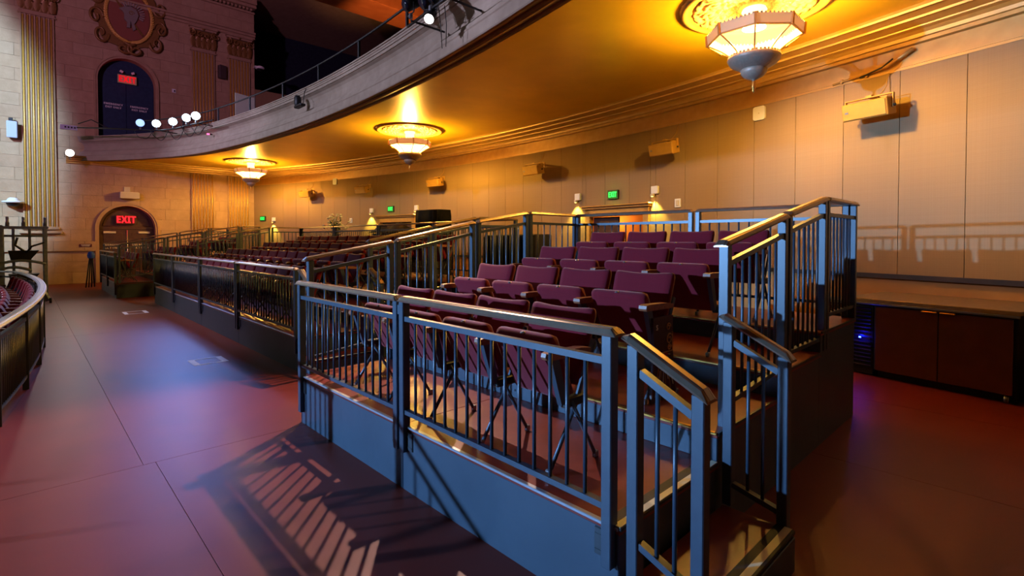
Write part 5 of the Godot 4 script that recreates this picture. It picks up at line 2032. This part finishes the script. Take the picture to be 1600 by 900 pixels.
# ---------------------------------------------------------------- seating
func seating() -> void:
	var HS := [0.47, 0.645, 0.82, 1.0]
	var xa := [1.96, 2.97, 3.96, 4.97, 6.12]
	var xb := [2.68, 3.69, 4.68, 5.69, 6.84]
	var zc := -24.4
	platform("stepped black seating platform beside the back-bar cabinets", 1.96, -1.34, -5.06, HS, xa, [-1.34, -3.19, -5.06])
	platform("long middle stepped seating platform with red decks", 2.68, -6.95, -17.43, HS, xb, [-6.95, -9.66, -12.2, -14.85, -17.43])
	platform("stepped seating platform by the arched exit doors", 2.04, -19.55, -23.6, HS, [2.04, 3.05, 4.04, 5.05, 6.20], [-19.55, -21.6, -23.6])
	# light strip along the stair end of the first deck
	var t := thing("deck_edge_strip", "dark nosing with cream safety strip at the platform's stair end", "nosing", Vector3(2.46, 0.472, -1.36))
	var st := nb()
	cbox(st, Vector3(0, -0.004, -0.02), Vector3(1.0, 0.016, 0.10), 0.003)
	put("nosing", st, M.nose_dark, t)
	st = nb()
	box(st, Vector3(0, 0.006, 0.008), Vector3(1.0, 0.004, 0.036))
	put("safety_strip", st, M.strip, t)
	step_unit("black step box with red tread and cream strip below the first deck", 1.95, 3.0, -0.92, -1.32, 0.22)
	step_unit("black step box in the aisle before the middle platform's stair", 2.68, 3.66, -6.54, -6.93, 0.22)
	# railings: near platform
	var gA := "railings of the platform beside the back bar"
	rail_panel("guard_railing", "front railing panel of the platform by the back bar, at its aisle corner", gA, Vector3(1.95, 1.40, -5.03), Vector3(1.95, 1.40, -3.205), {"post_a": 0.12, "post_b": 0.29, "bot_a": 0.58, "bot_b": 0.58, "ext_a": 0.03})
	rail_panel("guard_railing", "front railing panel of the platform by the back bar, at the stair end", gA, Vector3(1.95, 1.40, -3.175), Vector3(1.95, 1.40, -1.36), {"post_a": 0.29, "post_b": 0.28, "bot_a": 0.58, "bot_b": 0.56, "ext_b": 0.03})
	st = nb()
	cbox(st, Vector3(0.0, 1.30 - 0.29, -0.015), Vector3(0.075, 0.07, 0.075), 0.004)
	put("coupling_block", st, M.rail, get_node("guard_railing"))
	get_node("guard_railing/coupling_block").position = Vector3(1.825, 0.17, 0.0)
	rail_panel("stair_railing", "short sloping stair railing on the aisle side of the step box", "", Vector3(1.97, 1.385, -1.29), Vector3(1.97, 1.20, -0.93), {"post_a": 0.0, "post_b": 0.0, "bot_a": 0.46, "bot_b": 0.33, "sub": 0.145, "n": 2, "ext_a": 0.02, "ext_b": 0.02})
	rail_panel("stair_railing", "short sloping stair railing on the wall side of the step box", "", Vector3(3.03, 1.365, -1.325), Vector3(3.03, 1.18, -0.965), {"post_a": 0.22, "post_b": 0.10, "bot_a": 0.36, "bot_b": 0.27, "sub": 0.145, "n": 2, "ext_a": 0.02, "ext_b": 0.02})
	var zr := -1.37
	rail_panel("guard_railing", "sloping side railing panel rising from the stairs by the back bar", gA, Vector3(3.10, 1.80, zr), Vector3(4.14, 2.0, zr), {"post_a": 0.42, "post_b": 0.62, "bot_a": 0.78, "bot_b": 0.84, "ext_a": 0.04})
	rail_panel("guard_railing", "upper sloping side railing panel facing the back bar", gA, Vector3(4.18, 2.01, zr), Vector3(5.12, 2.18, zr), {"post_a": 0.62, "post_b": 0.82, "bot_a": 0.93, "bot_b": 0.93})
	rail_panel("guard_railing", "level side railing panel at the top deck facing the back bar", gA, Vector3(5.15, 2.18, zr), Vector3(6.14, 2.18, zr), {"post_a": 0.82, "post_b": 0.98, "bot_a": 1.12, "bot_b": 1.12, "ext_b": 0.02})
	var zl := -5.05
	rail_panel("guard_railing", "long sloping railing at the aisle side of the platform by the back bar, lower panel", gA, Vector3(2.03, 1.63, zl), Vector3(2.98, 1.80, zl), {"post_a": 0.44, "post_b": 0.44, "bot_a": 0.62, "bot_b": 0.72, "ext_a": 0.04})
	rail_panel("guard_railing", "long sloping railing at the aisle side of the platform by the back bar, middle panel", gA, Vector3(3.02, 1.81, zl), Vector3(4.16, 2.04, zl), {"post_a": 0.64, "post_b": 0.84, "bot_a": 0.80, "bot_b": 0.95})
	rail_panel("guard_railing", "long sloping railing at the aisle side of the platform by the back bar, upper panel", gA, Vector3(4.20, 2.045, zl), Vector3(5.12, 2.19, zl), {"post_a": 0.84, "post_b": 1.04, "bot_a": 0.98, "bot_b": 1.12})
	rail_panel("guard_railing", "level top railing at the aisle side of the platform by the back bar", gA, Vector3(5.15, 2.19, zl), Vector3(6.10, 2.18, zl + 0.08), {"post_a": 1.04, "post_b": 1.04, "bot_a": 1.14, "bot_b": 1.14})
	for q in [[-4.95, -3.08], [-3.04, -1.40]]:
		rail_panel("guard_railing", "back railing panel behind the top row by the back bar, " + ("towards the lobby doorway" if q[0] < -4 else "towards the cabinets"), gA, Vector3(6.09, 2.18, q[0]), Vector3(6.09, 2.18, q[1]), {"post_a": 1.0, "post_b": 1.0, "bot_a": 1.14, "bot_b": 1.14})
	# railings: middle platform
	var gB := "railings of the middle platform"
	var zf := [-17.40, -14.87, -12.22, -9.68, -6.98]
	for i in 4:
		rail_panel("guard_railing", "front picket railing of the middle platform, %s panel from the arched doors" % ORD[i + 1], gB, Vector3(2.67, 1.42, zf[i] + 0.02), Vector3(2.67, 1.42, zf[i + 1] - 0.02), {"post_a": 0.25, "post_b": 0.25, "bot_a": 0.58, "bot_b": 0.58})
		rail_panel("guard_railing", "back picket railing of the middle platform, %s panel from the arched doors" % ORD[i + 1], gB, Vector3(6.81, 2.20, zf[i] + 0.02), Vector3(6.81, 2.20, zf[i + 1] - 0.02), {"post_a": 1.0, "post_b": 1.0, "bot_a": 1.14, "bot_b": 1.14})
	for z in [-6.98, -17.40]:
		var w: String = "near the draped rack" if z > -10 else "near the arched doors"
		rail_panel("guard_railing", "sloping side railing of the middle platform, lower panel " + w, gB, Vector3(3.72, 1.80, z), Vector3(4.84, 2.03, z), {"post_a": 0.64, "post_b": 0.84, "bot_a": 0.80, "bot_b": 0.96, "ext_a": 0.03})
		rail_panel("guard_railing", "sloping side railing of the middle platform, upper panel " + w, gB, Vector3(4.88, 2.04, z), Vector3(5.80, 2.20, z), {"post_a": 0.84, "post_b": 1.04, "bot_a": 0.98, "bot_b": 1.14})
		rail_panel("guard_railing", "level side railing of the middle platform's top deck " + w, gB, Vector3(5.84, 2.20, z), Vector3(6.79, 2.20, z), {"post_a": 1.04, "post_b": 1.04, "bot_a": 1.14, "bot_b": 1.14})
	rail_panel("stair_railing", "short sloping stair railing at the middle platform's front corner", "", Vector3(2.69, 1.42, -6.92), Vector3(2.69, 1.22, -6.56), {"post_a": 0.0, "post_b": 0.0, "bot_a": 0.5, "bot_b": 0.33, "sub": 0.145, "n": 2})
	rail_panel("stair_railing", "short sloping stair railing inside the aisle by the middle platform", "", Vector3(3.70, 1.40, -6.92), Vector3(3.70, 1.20, -6.56), {"post_a": 0.0, "post_b": 0.0, "bot_a": 0.5, "bot_b": 0.33, "sub": 0.145, "n": 2})
	# railings: platform by the arched doors
	var gC := "railings of the platform by the arched doors"
	var zn := -19.58
	rail_panel("guard_railing", "front railing of the platform by the arched doors, aisle half", gC, Vector3(2.03, 1.42, -21.58), Vector3(2.03, 1.42, -19.60), {"post_a": 0.25, "post_b": 0.1, "bot_a": 0.58, "bot_b": 0.58})
	rail_panel("guard_railing", "front railing of the platform by the arched doors, wall half", gC, Vector3(2.03, 1.42, -23.58), Vector3(2.03, 1.42, -21.62), {"post_a": 0.25, "post_b": 0.25, "bot_a": 0.58, "bot_b": 0.58})
	var pc := [[2.10, 1.66, 3.30, 1.88, 0.44, 0.64, 0.62, 0.80], [3.34, 1.89, 4.40, 2.08, 0.64, 0.84, 0.82, 1.0], [4.44, 2.09, 5.50, 2.27, 0.84, 1.04, 1.0, 1.16], [5.54, 2.27, 6.18, 2.27, 1.04, 1.04, 1.16, 1.16]]
	for i in 4:
		var q: Array = pc[i]
		for z in [zn, -23.57]:
			rail_panel("guard_railing", "side railing panel " + ["at the foot", "low on the slope", "high on the slope", "on the top deck"][i] + (" facing the aisle" if z == zn else " facing the stone wall") + ", platform by the arched doors", gC, Vector3(q[0], q[1], z), Vector3(q[2], q[3], z), {"post_a": q[4], "post_b": q[5], "bot_a": q[6], "bot_b": q[7]})
	rail_panel("guard_railing", "back railing panel of the platform by the arched doors", gC, Vector3(6.17, 2.22, -23.54), Vector3(6.17, 2.22, -19.62), {"post_a": 1.0, "post_b": 1.0, "bot_a": 1.14, "bot_b": 1.14})
	# solid dark infill sheets on the front railing by the arched doors
	for q in [[-20.59, "aisle half"], [-22.60, "wall half"]]:
		t = thing("railing_infill", "glossy dark sheet fixed inside the front railing by the arched doors, " + q[1], "panel", Vector3(2.09, 0.62, q[0]))
		st = nb()
		box(st, Vector3(0, 0.30, 0), Vector3(0.012, 0.56, 1.80))
		put("sheet", st, mat(Color(0.16, 0.19, 0.24), 0.2), t)
		st = nb()
		for s in [-1, 1]:
			box(st, Vector3(-0.02, 0.55, s * 0.7), Vector3(0.05, 0.03, 0.03))
		put("clip", st, M.steel, t)
	# seats
	var one := make_chair(false)
	var two := make_chair(true)
	var used := {one: false, two: false}
	var rows := ["front row", "second row", "third row", "top row"]
	var plan := []
	for r in 4:
		for k in 4:
			plan.append([xa[r] + 0.36, HS[r], -2.21 - 0.585 * k - 0.015 * r, k == 3, "maroon tip-up seat, %s, %s of platform by the back bar" % [["at the stair end", "second from the stairs", "third from the stairs", "at the aisle railing"][k], rows[r]], "%s beside the back bar" % rows[r], r == 1 and k == 0])
	for r in 4:
		var first := -1 if r == 0 else 0
		for k in range(first, 14):
			plan.append([xb[r] + 0.36, HS[r], -8.52 - 0.585 * k, k == 13, "maroon tip-up seat, %s from the draped rack end, %s of the middle platform" % [ORD[k + 1], rows[r]], "%s on the middle platform" % rows[r], false])
	for r in 4:
		for k in 5:
			plan.append([2.04 + 1.01 * r + 0.36, HS[r], -20.25 - 0.585 * k, k == 4, "maroon tip-up seat, %s from the aisle, %s by the arched doors" % [ORD[k + 1], rows[r]], "%s by the arched doors" % rows[r], false])
	for k in 14:
		var z := -9.3 - 0.62 * k
		plan.append([pit_x(z) - 0.40, 0.0, z, k == 13, "maroon seat inside the curved pit railing, %s counted towards the rolling lift" % ORD[k + 1], "seats inside the pit railing", false])
	for p in plan:
		var src: Node3D = two if p[3] else one
		var o: Node3D
		if p[6]:
			o = copy(one, Vector3(p[0], p[1], p[2]), 0.0, "maroon tip-up seat with a painted sunburst end panel in the second row", p[5])
			add_end_panel(o)
		elif not used[src]:
			used[src] = true
			o = src
			o.position = Vector3(p[0], p[1], p[2])
			o.set_meta("label", p[4])
			o.set_meta("group", p[5])
		else:
			o = copy(src, Vector3(p[0], p[1], p[2]), 0.0, p[4], p[5])

const ORD := ["end seat", "first", "second", "third", "fourth", "fifth", "sixth", "seventh", "eighth", "ninth", "tenth", "eleventh", "twelfth", "thirteenth", "fourteenth"]
const KEY := Vector3(-12.0, 2.9, -10.2)
const KEY_TO := Vector3(5.0, 1.0, -2.0)

func _ready() -> void:
	# camera: level to within a degree, 90 degrees wide, lens shifted down
	var cam := Camera3D.new()
	cam.name = "camera"
	cam.projection = Camera3D.PROJECTION_FRUSTUM
	cam.near = 0.05
	cam.far = 200.0
	cam.size = 0.05 * 900.0 / 800.0
	cam.frustum_offset = Vector2(0, -0.05 * 59.2 / 800.0)
	cam.position = Vector3(0, 1.80, 0)
	cam.rotation = Vector3(-0.021, deg_to_rad(-43.7), 0)
	add_child(cam)
	cam.current = true
	# environment: a closed room, nothing outside
	var env := Environment.new()
	env.background_mode = Environment.BG_COLOR
	env.background_color = Color(0, 0, 0)
	env.tonemap_mode = Environment.TONE_MAPPER_LINEAR
	env.tonemap_exposure = 1.0
	env.sdfgi_enabled = true
	env.ssao_enabled = true
	env.ssil_enabled = true
	var we := WorldEnvironment.new()
	we.name = "environment"
	we.environment = env
	add_child(we)
	# stage light from the stage side; wash on the far pilaster
	spot("stage_lantern_beam", KEY + (KEY_TO - KEY).normalized() * 0.1, KEY_TO, Color(0.52, 0.74, 1.0), 540.0, 14.5, 0.10, 0.5)
	spot("stage_wash_beam", Vector3(-9.0, 11.0, -12.0), Vector3(-7.3, 6.5, -27.3), Color(0.66, 0.83, 1.0), 900.0, 28, 0.3, 0.22)
	for q in [[-20.5, 52.0], [-14.6, 50.0], [-9.0, 50.0], [-3.4, 55.0]]:
		spot("stage_wash_beam", Vector3(-12.0, 9.5, -12.0), Vector3(5.2, 6.3, q[0]), Color(0.84, 0.84, 1.0), q[1] * 4.2, 12.0, 0.4, 0.7)  # wash added to brighten the balcony front
	spot("stage_wash_beam", Vector3(-8.0, 7.4, -6.0), Vector3(5.0, 9.0, -27.3), Color(0.84, 0.60, 0.82), 165.0, 24, 0.3, 0.8)  # violet wash added to tint the upper side wall
	spot("stage_wash_beam", Vector3(-6.0, 12.0, -13.0), Vector3(0.4, 0.0, -12.5), Color(0.86, 0.82, 1.0), 150.0, 19, 0.3, 0.9)  # downlight added to brighten the aisle floor
	spot("added_lamp_beam", Vector3(9.5, 6.3, -14.0), Vector3(11.0, 11.2, -19.0), Color(1.0, 0.74, 0.5), 45.0, 17, 0.1, 0.8)  # beam of the added lamp behind the balcony front
	make_materials()
	M.glass_dark = mat(Color(0.10, 0.14, 0.20), 0.15)
	# setting
	shell()
	floors()
	rear_wall()
	side_wall()
	balcony()
	# lamps
	for q in [[Vector3(7.61, CEIL, -2.95), "chandelier with eight glass panes hanging over the platform by the back bar"], [Vector3(8.62, CEIL, -13.55), "middle glass chandelier between the cornice and the balcony"], [Vector3(7.15, CEIL, -23.75), "chandelier in the corner nearest the reeded pilasters"]]:
		ceiling_rose(q[0] - Vector3(0, 0.0, 0), "round plaster rose with acanthus relief above the " + ["chandelier by the back bar", "middle chandelier", "corner chandelier"][[-2.95, -13.55, -23.75].find(snappedf(q[0].z, 0.01))], 3)
		chandelier(q[0], q[1])
		omni("chandelier_light", q[0] - Vector3(0, 0.42, 0), Color(1.0, 0.79, 0.35), 32.0, 0.12)
	seating()
	back_bar()
	pit()
	lift()
	sundries()
	stage_rig()
